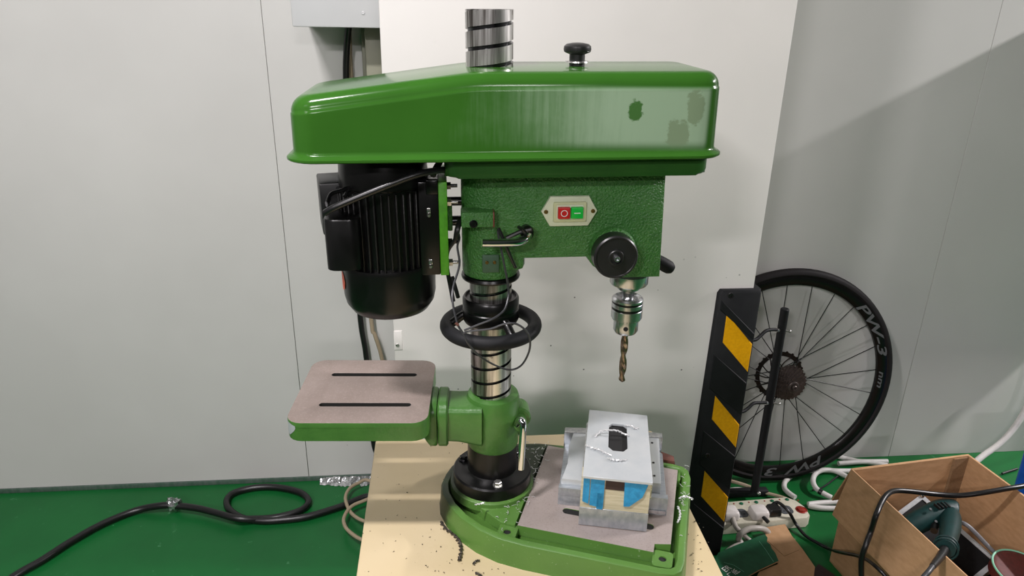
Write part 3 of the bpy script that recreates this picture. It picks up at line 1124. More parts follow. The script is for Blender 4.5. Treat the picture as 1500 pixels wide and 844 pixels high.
for i in range(0, h):
    a, b = top[i], top[i + 1]
    c, d = top[(n - i - 1) % n], top[(n - i) % n]
    ps = []
    for v in (a, b, c, d):
        if v not in ps:
            ps.append(v)
    if len(ps) > 2:
        m.bm.faces.new(ps)
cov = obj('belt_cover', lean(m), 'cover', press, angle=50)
# let the paint's coordinates start at the cover's lower left front corner
off = Vector((XL - (1.35 - BZ) * LEAN, YF, ZB)) - ORG['drill_press']
for v in cov.data.vertices:
    v.co -= off
cov.location = off
m = MB()
m.prism([(p[0], p[1]) for p in rrect(0.012, 0.398, 1.012, 1.19, 0.02, 5)], 1.264, ZB + 0.004, ())
m2 = [v for v in m.bm.verts if v.co.z < 1.27]
bmesh.ops.bevel(m.bm, geom=[e for e in m.bm.edges if all(v.co.z < 1.27 for v in e.verts)], offset=0.008, segments=3, profile=0.5, affect='EDGES')
obj('cover_pan', lean(m), 'green', press)
m = MB()
kx = 0.2115
m.lathe([(0.0115, 1.411), (0.0115, 1.427), (0.0165, 1.429), (0.0195, 1.4305), (0.0205, 1.434), (0.0198, 1.4385), (0.016, 1.4415), (0.008, 1.443), (0.001, 1.4435)], (kx, 1.10, 0), (0, 0, 1), 36)
kn = obj('cover_knob', lean(m), 'black_plastic', press)
m = MB()
m.lathe([(0.017, 1.4155), (0.0165, 1.4175), (0.0115, 1.4180)], (kx, 1.10, 0), (0, 0, 1), 30)
obj('washer', lean(m), 'zinc', kn)

# --- motor
MX, MY, MRr = -0.081, 1.105, 0.066
m = MB()
m.lathe([(0.05, 1.298), (0.063, 1.298), (0.0655, 1.292), (0.068, 1.25), (0.068, 1.240), (MRr, 1.238), (MRr, 1.113), (0.05, 1.113)], (MX, MY, 0), (0, 0, 1), 64)
mot = obj('motor', lean(m), 'black', press)
nf = 40
for k in range(nf):
    a = 2 * PI * k / nf
    if -0.5 < math.sin((a) / 2) * 0 + ((a + PI) % (2 * PI) - PI) < 0.5:
        continue
    m = MB()
    m.box((MX + 0.0675 * math.cos(a), MY + 0.0675 * math.sin(a), 1.1755), (0.009, 0.0028, 0.121), Matrix.Rotation(a, 3, 'Z'), 0.0008, 1)
    obj('fin', lean(m), 'black_rough', mot)
m = MB()
m.lathe([(0.066, 1.116), (0.0735, 1.116), (0.0742, 1.113), (0.0742, 1.108), (0.0735, 1.062), (0.0705, 1.048), (0.062, 1.035), (0.045, 1.028), (0.02, 1.025), (0.001, 1.0245)], (MX, MY, 0), (0, 0, 1), 64)
fc = obj('fan_cowl', lean(m), 'black', press)
m = MB()
a0 = math.radians(197)
for r_ in (0.0748,):
    R = []
    for i in range(9):
        a = a0 - 0.17 + 0.34 * i / 8
        hgt = math.sqrt(max(0, 1 - ((i - 4) / 4) ** 2)) * 0.0155
        R.append([(MX + r_ * math.cos(a), MY + r_ * math.sin(a), 1.088 - hgt), (MX + r_ * math.cos(a), MY + r_ * math.sin(a), 1.088 + hgt)])
    m.rings(R, False, False, close=False)
bmesh.ops.remove_doubles(m.bm, verts=m.bm.verts[:], dist=1e-5)
obj('sticker', lean(m), 'orange', fc)
# capacitor cover and junction box
m = MB()
m.prism(rrect(-0.166, -0.113, 1.022, 1.10, 0.016, 5), 1.126, 1.205, (), None, 0.004)
obj('capacitor_cover', lean(m), 'black', mot)
m = MB()
m.box((-0.158, 1.135, 1.2), (0.055, 0.075, 0.082), Matrix.Rotation(math.radians(12), 3, 'Z'), 0.003)
m.box((-0.160, 1.135, 1.155), (0.04, 0.06, 0.008), Matrix.Rotation(math.radians(12), 3, 'Z'), 0.002)
obj('terminal_box', lean(m), 'black_plastic', mot)
# mounting pad and plate
m = MB()
m.box((-0.013, MY, 1.1765), (0.03, 0.10, 0.147), bevel=0.002)
m.box((-0.007, MY - 0.045, 1.243), (0.018, 0.02, 0.022), bevel=0.002)
pd = obj('mount_pad', lean(m), 'black', mot)
for zz in (1.2065, 1.125):
    m = MB()
    p = (-0.013, MY - 0.0505, zz)
    m.box(p, (0.006, 0.003, 0.009), bevel=0.001)
    m.lathe([(0.0032, 0), (0.0032, 0.006), (0.002, 0.0075)], (p[0], p[1], p[2] - 0.006), (0, -1, 0), 12)
    obj('bolt', lean(m), 'zinc', pd)
m = MB()
m.box((0.0085, MY + 0.01, 1.1765), (0.013, 0.125, 0.147), bevel=0.0012)
mp = obj('motor_plate', lean(m), 'green_edge', press)
m = MB()
m.box((0.0185, MY + 0.012, 1.183), (0.008, 0.04, 0.045), bevel=0.002)
obj('rod_block', lean(m), 'green_hammer', mp)
for zz, mt, r_ in ((1.2045, 'black', 0.0072), (1.1725, 'steel_dark', 0.0082)):
    m = MB()
    m.cyl((0.012, 1.115, zz), (0.055, 1.115, zz), r_, seg=22)
    obj('slide_rod', lean(m), mt, press)
for zz, yy, mt in ((1.238, 1.08, 'steel_dark'), (1.2145, 1.072, 'zinc'), (1.151, 1.072, 'steel_dark'), (1.1175, 1.072, 'zinc')):
    m = MB()
    m.lathe([(0.0062, 0), (0.0062, 0.006)], (0.015, yy, zz), (1, 0, 0), 6)
    m.lathe([(0.0028, 0.004), (0.0028, 0.016)], (0.015, yy, zz), (1, 0, 0), 12)
    obj('bolt', lean(m), mt, mp)
# motor lead
m = MB()
m.tube([(-0.1652, 1.0050, 1.2169), (-0.1506, 1.0000, 1.2261), (-0.1120, 1.0000, 1.2426), (-0.0690, 1.0020, 1.2594), (-0.0356, 1.0060, 1.2710), (-0.0071, 1.0200, 1.2737), (0.0176, 1.0500, 1.2700)], 0.0048, 10, 4)
obj('motor_lead', m, 'cable', press)
m = MB()
m.tube([(-0.0132, 1.0300, 1.2645), (-0.0092, 1.0400, 1.2712), (-0.0032, 1.0600, 1.2770)], 0.005, 8, 3)
obj('motor_lead', m, 'cable', press)
m = MB()
m.tube([(-0.1651, 1.0500, 1.2248), (-0.1648, 1.0200, 1.2247), (-0.1611, 1.0400, 1.2345), (-0.1496, 1.0500, 1.2370), (-0.1379, 1.0600, 1.2386), (-0.1423, 1.0500, 1.2288)], 0.003, 8, 4)
obj('lead_tie', m, 'cable', press)

# thin sensor lead tied to the machine
t = thing('sensor_lead', (0.08, 1.03, BZ), 'thin grey sensor wire tied up and looping in front of the handwheel', 'wire')
m = MB()
m.tube([(0.0202, 1.0700, 1.1776), (0.0250, 1.0600, 1.1610), (0.0217, 1.0600, 1.1456), (0.0244, 1.0500, 1.1201), (0.0144, 1.0400, 1.0880), (0.0129, 1.0250, 1.0692), (0.0197, 1.0150, 1.0368), (0.0279, 1.0120, 1.0218), (0.0373, 1.0120, 1.0016), (0.0554, 1.0300, 0.9717), (0.0807, 1.0450, 0.9471), (0.1060, 1.0500, 0.9349), (0.1250, 1.0500, 0.9432), (0.1361, 1.0450, 0.9704), (0.1352, 1.0350, 0.9998), (0.1242, 1.0200, 1.0227), (0.1081, 1.0120, 1.0361), (0.0910, 1.0100, 1.0363), (0.0698, 1.0080, 1.0296), (0.0405, 1.0100, 1.0259), (0.0290, 1.0120, 1.0218)], 0.0017, 8, 5)
obj('lower_lead', m, 'cable_dark', t)
m = MB()
m.tube([(0.0300, 1.0100, 1.0273), (0.0510, 1.0100, 1.0361), (0.0744, 1.0150, 1.0436), (0.0925, 1.0300, 1.0505), (0.1000, 1.0450, 1.0637), (0.1013, 1.0500, 1.0767), (0.0960, 1.0450, 1.1074), (0.0899, 1.0400, 1.1372), (0.0843, 1.0400, 1.1646), (0.0821, 1.0400, 1.1776)], 0.0017, 8, 5)
obj('upper_lead', m, 'cable_dark', t)
m = MB()
m.tube([(0.0218, 1.0550, 1.1713), (0.0176, 1.0550, 1.1583), (0.0070, 1.0600, 1.1403), (0.0046, 1.0600, 1.1202), (0.0065, 1.0600, 1.1032), (0.0104, 1.0600, 1.0802), (0.0143, 1.0500, 1.0587)], 0.0034, 8, 4)
m.tube([(0.0128, 1.0600, 1.0974), (0.0189, 1.0550, 1.0762), (0.0220, 1.0550, 1.0634)], 0.0032, 8, 3)
m.tube([(0.0262, 1.0600, 1.1871), (0.0218, 1.0500, 1.1772), (0.0196, 1.0500, 1.1621)], 0.0045, 8, 3)
obj('heat_shrink', m, 'cable', t)
m = MB()
m.tube([(0.0835, 1.0450, 1.1803), (0.0916, 1.0400, 1.1623), (0.1008, 1.0450, 1.1386), (0.1118, 1.0550, 1.1125)], 0.0028, 8, 3)
m.tube([(0.0952, 1.0350, 1.1672), (0.1055, 1.0350, 1.1724), (0.1178, 1.0350, 1.1777), (0.1322, 1.0350, 1.1808)], 0.0034, 8, 3)
m.tube([(0.1146, 1.0450, 1.1811), (0.1192, 1.0300, 1.1814), (0.1241, 1.0350, 1.1733)], 0.003, 8, 3)
obj('cable_tie', m, 'black_plastic', t)
m = MB()
m.tube([(0.0176, 1.0140, 1.0385), (0.0207, 1.0130, 1.0342)], 0.0024, 8, 2)
obj('splice', m, 'rust', t)

# ================================================================== vise and fixture on the base
VA = math.radians(-13.5)
v0 = bl(0.228, -0.018, 0)
VU = Vector((math.cos(VA), math.sin(VA), 0))
VV = Vector((-math.sin(VA), math.cos(VA), 0))
MV = Matrix(((VU.x, VV.x, 0, v0.x), (VU.y, VV.y, 0, v0.y), (0, 0, 1, 0), (0, 0, 0, 1)))
VZ = ZR + 0.0022
vz = tag(thing('machine_vise', (v0.x, v0.y, VZ), 'grey machine vise clamped on the base plate of the drill press', 'vise'))
m = MB()
m.prism([(-0.098, 0.0), (0.092, 0.0), (0.092, 0.16), (0.075, 0.175), (-0.085, 0.175), (-0.098, 0.16)], VZ, VZ + 0.020, (), MV, 0.002)
m.prism([(-0.098, 0.0), (0.092, 0.0), (0.092, 0.012), (-0.098, 0.012)], VZ + 0.019, VZ + 0.036, (), MV, 0.0015)
obj('bed', m, 'alu', vz)
m = MB()
m.prism([(-0.094, 0.012), (-0.056, 0.012), (-0.056, 0.165), (-0.082, 0.165), (-0.088, 0.12), (-0.087, 0.06)], VZ + 0.019, VZ + 0.047, (), MV, 0.002)
obj('left_jaw', m, 'alu_plate', vz)
m = MB()
m.prism([(-0.1, 0.158), (-0.05, 0.162), (-0.05, 0.182), (-0.1, 0.176)], VZ + 0.01, VZ + 0.049, (), MV, 0.002)
obj('left_end_block', m, 'steel', vz)
m = MB()
m.prism([(0.052, 0.168), (0.090, 0.168), (0.090, 0.186), (0.052, 0.186)], VZ + 0.01, VZ + 0.05, (), MV, 0.002)
obj('right_end_block', m, 'steel', vz)
m = MB()
m.prism([(0.057, 0.025), (0.080, 0.025), (0.083, 0.170), (0.054, 0.170)], VZ + 0.019, VZ + 0.048, (), MV, 0.0015)
rj = obj('right_jaw', m, 'alu_plate', vz)
for vv in (0.045, 0.085, 0.15):
    m = MB()
    m.lathe([(0.0022, 0), (0.0022, 0.0008)], MV @ Vector((0.069, vv, VZ + 0.0482)), (0, 0, 1), 10)
    obj('pin_hole', m, 'hole', rj)
m = MB()
m.prism([(0.05, -0.003), (0.09, -0.003), (0.09, 0.004), (0.05, 0.004)], VZ + 0.004, VZ + 0.011, (), MV)
obj('rough_edge', m, 'steel', vz)

bz = VZ
fx = tag(thing('wooden_fixture', (v0.x, v0.y, bz), 'pale wooden block with blue tape held upright in the vise', 'block'))
m = MB()
m.prism([(-0.058, -0.047), (0.056, -0.047), (0.056, -0.002), (-0.058, -0.002)], bz, bz + 0.098, (), MV, 0.001)
m.prism([(-0.054, -0.004), (0.052, -0.004), (0.052, 0.155), (-0.054, 0.155)], bz + 0.021, bz + 0.098, (), MV, 0.001)
obj('block', m, 'wood', fx)
m = MB()
m.prism([(-0.0585, -0.0485), (0.0565, -0.0485), (0.0565, -0.046), (-0.0585, -0.046)], bz + 0.001, bz + 0.037, (), MV, 0.0006)
obj('face_plate', m, 'alu', fx)
m = MB()
m.prism([(-0.018, -0.0478), (0.014, -0.0478), (0.014, -0.044), (-0.018, -0.044)], bz + 0.078, bz + 0.0985, (), MV)
obj('dark_insert', m, 'dark_brown', fx)
for (ua, ub, za, zb, zc) in ((-0.0545, -0.044, 0.050, 0.046, 0.099), (-0.0425, -0.0195, 0.044, 0.040, 0.0995), (-0.0305, -0.0205, 0.038, 0.037, 0.07)):
    m = MB()
    sh = [(ua, za), (ub, zb), (ub, zc), (ua, zc)]
    m.rings([[MV @ Vector((u_, -0.0492, bz + z_)) for u_, z_ in sh], [MV @ Vector((u_, -0.0465, bz + z_)) for u_, z_ in sh]])
    obj('tape', m, 'tape', fx)
m = MB()
sh = [(0.0145, 0.048), (0.024, 0.049), (0.044, 0.070), (0.052, 0.098), (0.013, 0.099)]
m.rings([[MV @ Vector((u_, -0.0492, bz + z_)) for u_, z_ in sh], [MV @ Vector((u_, -0.0465, bz + z_)) for u_, z_ in sh]])
obj('tape', m, 'tape', fx)
m = MB()
sh = [(-0.055, -0.02), (-0.055, 0.12), (-0.0575, 0.12), (-0.0575, -0.02)]
m.prism(sh, bz + 0.055, bz + 0.0985, (), MV)
obj('side_foil', m, 'foil', fx)
m = MB()
m.prism([(0.0525, -0.046), (0.0585, -0.044), (0.0575, -0.02), (0.0525, -0.02)], bz + 0.066, bz + 0.098, (), MV)
obj('side_foil', m, 'foil', fx)

# slotted plate lying on top (slightly tilted)
PZ0 = bz + 0.0997
m = MB()
quad = [(-0.0565, -0.0535), (0.0575, -0.0535), (0.0550, 0.156), (-0.0545, 0.158)]
hole = [(-0.016, 0.038), (-0.008, 0.028), (0.010, 0.028), (0.0175, 0.039), (0.0165, 0.108), (0.010, 0.116), (-0.010, 0.116), (-0.016, 0.108)]
m.prism(quad, PZ0, PZ0 + 0.0045, [hole], MV, 0.0006)
tp = tag(obj('slotted_plate', m, 'alu_plate'), 'flat aluminium plate with an oblong hole lying on the taped block', 'plate')
m = MB()
m.prism([(-0.022, 0.02), (0.024, 0.02), (0.024, 0.125), (-0.022, 0.125)], bz + 0.0981, bz + 0.0989, (), MV)
obj('dark_recess', m, 'hole', fx)
# long curls of swarf on the plate
PT = PZ0 + 0.006
def curl(name, pts, r, label, mat='swarf', amp=0.0012):
    m_ = MB()
    P_ = catmull([Vector(p) for p in pts], 6)
    for i, p in enumerate(P_):
        p += Vector((math.sin(i * 2.1) * amp, math.cos(i * 2.1) * amp, abs(math.sin(i * 1.3)) * amp))
    m_.tube(P_, r, 6, 0)
    return tag(obj(name, m_, mat), label, 'swarf', 'curls of swarf')
curl('swarf_curl', [(0.2662, 1.0863, 0.7750), (0.2781, 1.0964, 0.7780), (0.2935, 1.0937, 0.7820), (0.3079, 1.0906, 0.7820), (0.3174, 1.0873, 0.7780), (0.3270, 1.0846, 0.7750)], 0.0016, 'silver swarf curl arching across the hole of the slotted plate')
curl('swarf_curl', [(0.3302, 1.1182, 0.7750), (0.3398, 1.1153, 0.7750), (0.3444, 1.1081, 0.7750), (0.3506, 1.1077, 0.7750)], 0.0016, 'short silver swarf curl behind the hole of the slotted plate')
curl('swarf_curl', [(0.2437, 1.0599, 0.7750), (0.2541, 1.0509, 0.7750), (0.2648, 1.0440, 0.7750), (0.2726, 1.0353, 0.7750), (0.2815, 1.0266, 0.7750)], 0.0016, 'straightish silver swarf curl left of the hole of the slotted plate')
curl('swarf_curl', [(0.2739, 1.0191, 0.7750), (0.2812, 1.0147, 0.7750), (0.2924, 1.0120, 0.7750), (0.3057, 1.0131, 0.7750)], 0.0016, 'silver swarf curl in front of the hole of the slotted plate')
curl('swarf_curl', [(0.4156, 1.0338, 0.6720), (0.4240, 1.0338, 0.6760), (0.4297, 1.0289, 0.6780), (0.4375, 1.0252, 0.6760)], 0.0016, 'silver swarf curl sticking out over the right rim of the green base')
curl('swarf_curl', [(0.4078, 1.0160, 0.6685), (0.4063, 0.9995, 0.6685), (0.4007, 0.9855, 0.6685), (0.3938, 0.9753, 0.6685)], 0.0016, 'silver swarf curl lying along the right rim of the green base')
curl('swarf_curl', [(-0.0123, 1.0595, 0.6225), (-0.0039, 1.0408, 0.6225), (0.0091, 1.0257, 0.6225), (0.0183, 1.0094, 0.6225), (0.0214, 0.9922, 0.6225), (0.0198, 0.9742, 0.6225), (0.0171, 0.9615, 0.6225)], 0.0022, 'dark curl of swarf on the cream bench in front of the green base', 'swarf_dark', 0.0022)
curl('swarf_curl', [(0.0408, 0.9519, 0.6225), (0.0457, 0.9578, 0.6225), (0.0515, 0.9590, 0.6225)], 0.0016, 'short dark swarf curl on the bench at the front of the green base', 'swarf_dark')
curl('swarf_curl', [(0.0444, 0.9314, 0.6225), (0.0487, 0.9280, 0.6225), (0.0541, 0.9231, 0.6225)], 0.0018, 'short dark swarf curl at the front edge of the picture on the bench', 'swarf_dark')
curl('swarf_curl', [(0.0473, 1.0196, 0.6900), (0.0568, 1.0207, 0.6900), (0.0629, 1.0240, 0.6900)], 0.0012, 'short silver swarf curl on the green pad in front of the column')

# loose chips
def chips(name, mat, spots, n, lmin, lmax, r, label, holder=None):
    m_ = MB()
    for _ in range(n):
        c, sp, z = random.choice(spots)
        p = Vector(c) + U * random.gauss(0, sp[0]) + V * random.gauss(0, sp[1])
        p.z = z
        a = random.random() * 2 * PI
        L = random.uniform(lmin, lmax)
        d_ = Vector((math.cos(a), math.sin(a), random.uniform(0, 0.25))) * L
        k = Vector((-d_.y, d_.x, 0)) * random.uniform(-0.4, 0.4)
        m_.tube([p, p + d_ * 0.5 + k, p + d_], r * random.uniform(0.6, 1.2), 4, 2)
    return tag(obj(name, m_, mat), label, 'swarf', None, 'stuff')
chips('swarf_chips', 'swarf', [(bl(0.068, 0.02, 0), (0.008, 0.05), ZR + 0.004), (bl(0.06, -0.04, 0), (0.012, 0.03), ZR + 0.004), (bl(0.346, 0.07, 0), (0.003, 0.035), ZR + 0.0015), (bl(0.05, 0.10, 0), (0.012, 0.03), ZR + 0.004)], 120, 0.002, 0.010, 0.0005, 'bright metal chips scattered over the green base and around the column')
chips('bench_chips', 'swarf_dark', [((0.0, 1.2, 0), (0.11, 0.09), BZ + 0.0012), ((-0.02, 0.98, 0), (0.08, 0.07), BZ + 0.0012), ((0.43, 0.95, 0), (0.012, 0.05), BZ + 0.0012), ((0.05, 0.92, 0), (0.05, 0.02), BZ + 0.0012)], 100, 0.001, 0.003, 0.0006, 'dark specks of swarf scattered over the cream bench top')
# rusty scrap at the back corner of the base
m = MB()
m.prism([(0.285, 0.165), (0.325, 0.166), (0.322, 0.185), (0.295, 0.195)], BZ + 0.0005, BZ + 0.047, (), MBASE, 0.004)
tag(obj('scrap_block', m, 'rust'), 'rusty brown scrap of iron behind the right corner of the green base', 'scrap')

# ================================================================== corner guard on the pillar
g = thing('corner_guard', (0.74, 1.615, 0.0), 'black rubber corner guard with three yellow stripes on the pillar corner', 'corner guard')
GY = 1.628
GT = 0.838
m = MB()
prof = [(0.668, GY), (0.670, GY - 0.006), (0.690, GY - 0.014), (0.790, GY - 0.014), (0.7945, GY - 0.011), (0.7965, GY - 0.006), (0.7965, 1.72), (0.790, 1.727), (0.7825, 1.727), (0.7825, GY)]
def gr_(z, dx=0.0):
    return [(x if i != 0 and i != 1 else x + dx, y, z) for i, (x, y) in enumerate(prof)]
m.rings([gr_(0.0), gr_(GT - 0.01, 0.016), [(x + (0.006 if x < 0.7 else -0.002), y + (0.004 if y < 1.62 else 0), GT) for x, y, _ in gr_(GT, 0.016)]])
obj('body', m, 'rubber', g)
FY = GY - 0.014
def diag(ztl, ztr, zbl, zbr, x0, x1, y0, y1, mat, name, bev=0.0):
    m_ = MB()
    sh_ = [(x0, zbl), (x1, zbr), (x1, ztr), (x0, ztl)]
    a_ = [(x, y0, z) for x, z in sh_]
    b_ = [(x + (0.0015 if x < 0.75 else -0.0015), y1, z + (-0.0015 if i > 1 else 0.0015)) for i, (x, z) in enumerate(sh_)]
    m_.rings([a_, b_])
    return obj(name, m_, mat, g)
for zl, zr, hl in ((0.775, 0.687, 0.081), (0.537, 0.444, 0.072), (0.299, 0.206, 0.086)):
    diag(zl, zr, zl - hl, zr - hl, 0.711, 0.7905, FY, FY - 0.0012, 'yellow', 'reflective_stripe')
for zt, zb in (((0.812, 0.718), (0.785, 0.700)), ((0.660, 0.574), (0.560, 0.475)), ((0.43, 0.345), (0.322, 0.232)), ((0.19, 0.10), (0.05, 0.004))):
    diag(zt[0], zt[1], zb[0], zb[1], 0.692, 0.7915, FY, FY - 0.0035, 'rubber', 'raised_band')
for x, z in ((0.714, 0.826), (0.711, 0.352)):
    m = MB()
    m.lathe([(0.0075, 0), (0.0075, 0.002), (0.0055, 0.003), (0.005, 0.0012), (0.0025, 0.0012), (0.002, 0.003)], (x, FY - (0.0 if z > 0.5 else 0.003), z), (0, -1, 0), 16)
    obj('bolt', m, 'black_plastic', g)

# ================================================================== bicycle wheel
WC = Vector((1.097, 1.985, 0.372))
tl = math.radians(6.6)
WN = Vector((0, -math.cos(tl), math.sin(tl)))
WX = Vector((1, 0, 0))
WU = Vector((0, math.sin(tl), math.cos(tl)))
def wp(r, a, d=0.0):
    return WC + WX * (r * math.cos(a)) + WU * (r * math.sin(a)) + WN * d
wh = thing('bicycle_wheel', wp(0.371, -PI / 2), 'black bicycle rear wheel leaning on the grey wall', 'wheel')
m = MB()
m.lathe([(0.344, -0.010), (0.352, -0.0145), (0.361, -0.013), (0.368, -0.007), (0.3705, 0), (0.368, 0.007), (0.361, 0.013), (0.352, 0.0145), (0.344, 0.010)], WC, WN, 96, False, False)
obj('tyre', m, 'tyre', wh)
m = MB()
m.lathe([(0.346, -0.011), (0.340, -0.0125), (0.325, -0.011), (0.317, -0.006), (0.3155, 0), (0.317, 0.006), (0.325, 0.011), (0.340, 0.0125), (0.346, 0.011)], WC, WN, 96, False, False)
rim = obj('rim', m, 'black', wh)
def ring_text(s, a_start, size, r0, name, k_=1.9):
    """lettering bent along the rim, reading clockwise"""
    def fn(x, y, h):
        a = a_start - x * k_ / r0
        rr_ = r0 + y
        k = (rr_ - 0.325) / 0.015
        return wp(rr_, a, 0.0118 + 0.0012 * min(max(k, 0), 1) + h)
    m_ = text_mb(s, size, 0.0006, fn, 0.3, True)
    return obj(name, m_, 'print_grey', rim)
ring_text('PW-3', math.radians(50), 0.040, 0.318, 'lettering', 2.1)
ring_text('nm', math.radians(4), 0.028, 0.320, 'lettering', 1.6)
ring_text('PW', math.radians(-60), 0.040, 0.318, 'lettering')
ring_text('3', math.radians(-88), 0.040, 0.318, 'lettering')
for k in range(24):
    side = 1 if k % 2 else -1
    a = math.radians(15 * k + 4)
    ah = a + math.radians(62 if (k // 2) % 2 else -62)
    m = MB()
    m.tube([wp(0.024, ah, 0.024 * side), wp(0.316, a, 0.0)], 0.0014, 6, 0)
    obj('wheel_spoke', m, 'spoke', wh)
m = MB()
m.lathe([(0.008, -0.05), (0.012, -0.048), (0.014, -0.034), (0.028, -0.027), (0.028, -0.022), (0.014, -0.016), (0.013, 0.014), (0.028, 0.021), (0.028, 0.026), (0.014, 0.03), (0.012, 0.05)], WC, WN, 28)
hub = obj('hub', m, 'black', wh)
m = MB()
m.lathe([(0.080, -0.0355), (0.080, -0.0335), (0.066, -0.0335), (0.066, -0.0355), (0.080, -0.0355)], WC, WN, 48, False, False)
for k in range(12):
    a = 2 * PI * k / 12
    m.tube([wp(0.02, a + 0.5, -0.0345), wp(0.045, a + 0.2, -0.0345), wp(0.068, a, -0.0345)], 0.0022, 5, 2)
for k in range(24):
    a = 2 * PI * k / 24
    p = wp(0.079, a, -0.0345)
    m.cyl(p - WN * 0.001, p + WN * 0.001, 0.005, seg=8)
obj('brake_rotor', m, 'rotor', wh)
for i in range(9):
    r0 = 0.060 - 0.0043 * i
    d0 = 0.034 + 0.0042 * i
    nt = int(r0 * 2 * PI / 0.0127 * 1.0)
    pr = []
    for k in range(nt):
        for s_, rr_ in ((0, r0 - 0.0035), (0.3, r0 + 0.001), (0.5, r0 + 0.001), (0.8, r0 - 0.0035)):
            a = 2 * PI * (k + s_) / nt
            pr.append((rr_, a))
    m = MB()
    m.rings([[wp(r, a, d0) for r, a in pr], [wp(r, a, d0 + 0.002) for r, a in pr]])
    obj('sprocket', m, 'cog', hub)
m = MB()
m.lathe([(0.018, 0.068), (0.018, 0.073), (0.016, 0.0745), (0.011, 0.0745), (0.010, 0.072), (0.008, 0.072), (0.008, 0.08), (0.006, 0.082), (0.004, 0.082), (0.0035, 0.078)], WC, WN, 28)
obj('lockring', m, 'cog', hub)

# ================================================================== wheel stand
st = thing('wheel_stand', (1.0, 1.855, 0.0), 'black upright rod stand with two curved hooks in front of the wheel', 'stand')
SB = Vector((0.995, 1.855, 0.03))
STp = Vector([(0.9918, 1.8550, 0.6792)][0])
m = MB()
m.cyl(SB, STp, 0.0125, seg=20, bev=0.002)
obj('upright', m, 'rubber', st)
m = MB()
m.box((0.965, 1.875, 0.013), (0.17, 0.026, 0.022), bevel=0.004)
m.box((0.90, 1.93, 0.013), (0.026, 0.1, 0.022), bevel=0.004)
obj('foot', m, 'rubber', st)
m = MB()
m.sphere((1.002, 1.838, 0.036), 0.0065, 12)
obj('bolt', m, 'zinc', st)
for pp in ([(0.9887, 1.8550, 0.6089), (0.9573, 1.8400, 0.6189), (0.9321, 1.8300, 0.6198), (0.9128, 1.8200, 0.6096), (0.8933, 1.8100, 0.6018), (0.8601, 1.8000, 0.6053)], [(0.9959, 1.8550, 0.3626), (0.9617, 1.8400, 0.3727), (0.9308, 1.8300, 0.3774), (0.9110, 1.8200, 0.3675), (0.8906, 1.8100, 0.3624), (0.8604, 1.8000, 0.3673)]):
    m = MB()
    m.tube(pp, 0.0052, 10, 4)
    hk = obj('hook', m, 'rubber', st)
    m = MB()
    a_ = Vector(pp[0]); b_ = Vector(pp[1])
    m.cyl(a_ * 0.45 + b_ * 0.55, a_ * 0.75 + b_ * 0.25, 0.0068, seg=12)
    obj('collar_nut', m, 'zinc', hk)
    m = MB()
    m.cyl(Vector(pp[0]), Vector(pp[0]) + Vector((0.027, -0.004, -0.002)), 0.003, seg=10)
    m.sphere(Vector(pp[0]) + Vector((0.028, -0.004, -0.002)), 0.0048, 10)
    obj('bolt_end', m, 'zinc', hk)

# ================================================================== power strip with plugs
PS = 0.038
pa = Vector([(0.8752, 1.8021, 0.0380)][0]); pb = Vector([(1.0973, 1.8139, 0.0380)][0]); pc = Vector([(1.1215, 1.7289, 0.0380)][0]); pd_ = Vector([(0.8569, 1.6971, 0.0380)][0])
e1 = (pb - pa).normalized()
e2 = Vector((-e1.y, e1.x, 0))
ps0 = Vector((pa.x, pa.y, 0)) - e1 * 0.05
wid = abs((pd_ - pa).dot(e2))
MP = Matrix(((e1.x, e2.x, 0, ps0.x), (e1.y, e2.y, 0, ps0.y), (0, 0, 1, 0), (0, 0, 0, 1)))
Ln = (pc - ps0).dot(e1)
ps = thing('power_strip', (ps0.x + 0.15 * e1.x, ps0.y, 0.0), 'ivory power strip with a red switch on the floor by the corner guard', 'power strip')
m = MB()
ol = [(0, -wid), (Ln - 0.02, -wid), (Ln - 0.004, -wid + 0.012), (Ln, -wid * 0.5), (Ln - 0.012, -0.02), (Ln - 0.035, 0), (0, 0)]
m.prism(ol, 0.002, PS, (), MP, 0.005)
obj('housing', m, 'strip_white', ps)
def on(u, v, z=PS):
    return MP @ Vector((u, v, z))
def uv(px):
    d_ = Vector(px) - ps0
    return d_.dot(e1), d_.dot(e2)
for px in [(0.9033, 1.7436, 0.0385), (0.9763, 1.7449, 0.0385), (1.0105, 1.7523, 0.0385), (1.0514, 1.7494, 0.0385)]:
    u_, v_ = uv(px)
    m = MB()
    m.prism(rrect(u_ - 0.021, u_ + 0.021, v_ - 0.019, v_ + 0.019, 0.012, 4), PS - 0.001, PS + 0.0015, (), MP)
    m.mi = 1
    for du, dv in ((-0.009, -0.006), (0.009, -0.006), (0, 0.008)):
        m.prism(rrect(u_ + du - 0.003, u_ + du + 0.003, v_ + dv - 0.0016, v_ + dv + 0.0016, 0.001, 2), PS, PS + 0.0018, (), MP)
    obj('socket', m, ['socket_grey', 'hole'], ps)
for px in [(0.9233, 1.7880, 0.0385), (0.9738, 1.7912, 0.0385), (1.0269, 1.7943, 0.0385), (1.0782, 1.7975, 0.0385)]:
    u_, v_ = uv(px)
    m = MB()
    m.lathe([(0.0062, -0.001), (0.006, 0.002), (0.003, 0.0035)], on(u_, v_), (0, 0, 1), 14)
    obj('indicator', m, 'led_green', ps)
for px in [(0.8994, 1.7897, 0.0385), (0.9499, 1.7929, 0.0385), (1.0028, 1.7959, 0.0385), (1.0540, 1.7992, 0.0385), (1.1118, 1.7918, 0.0385)]:
    u_, v_ = uv(px)
    m = MB()
    m.lathe([(0.0028, -0.001), (0.0025, 0.0012)], on(u_, v_), (0, 0, 1), 10)
    obj('pilot_light', m, 'switch_red', ps)
u_, v_ = uv([(1.1009, 1.7460, 0.0385)][0])
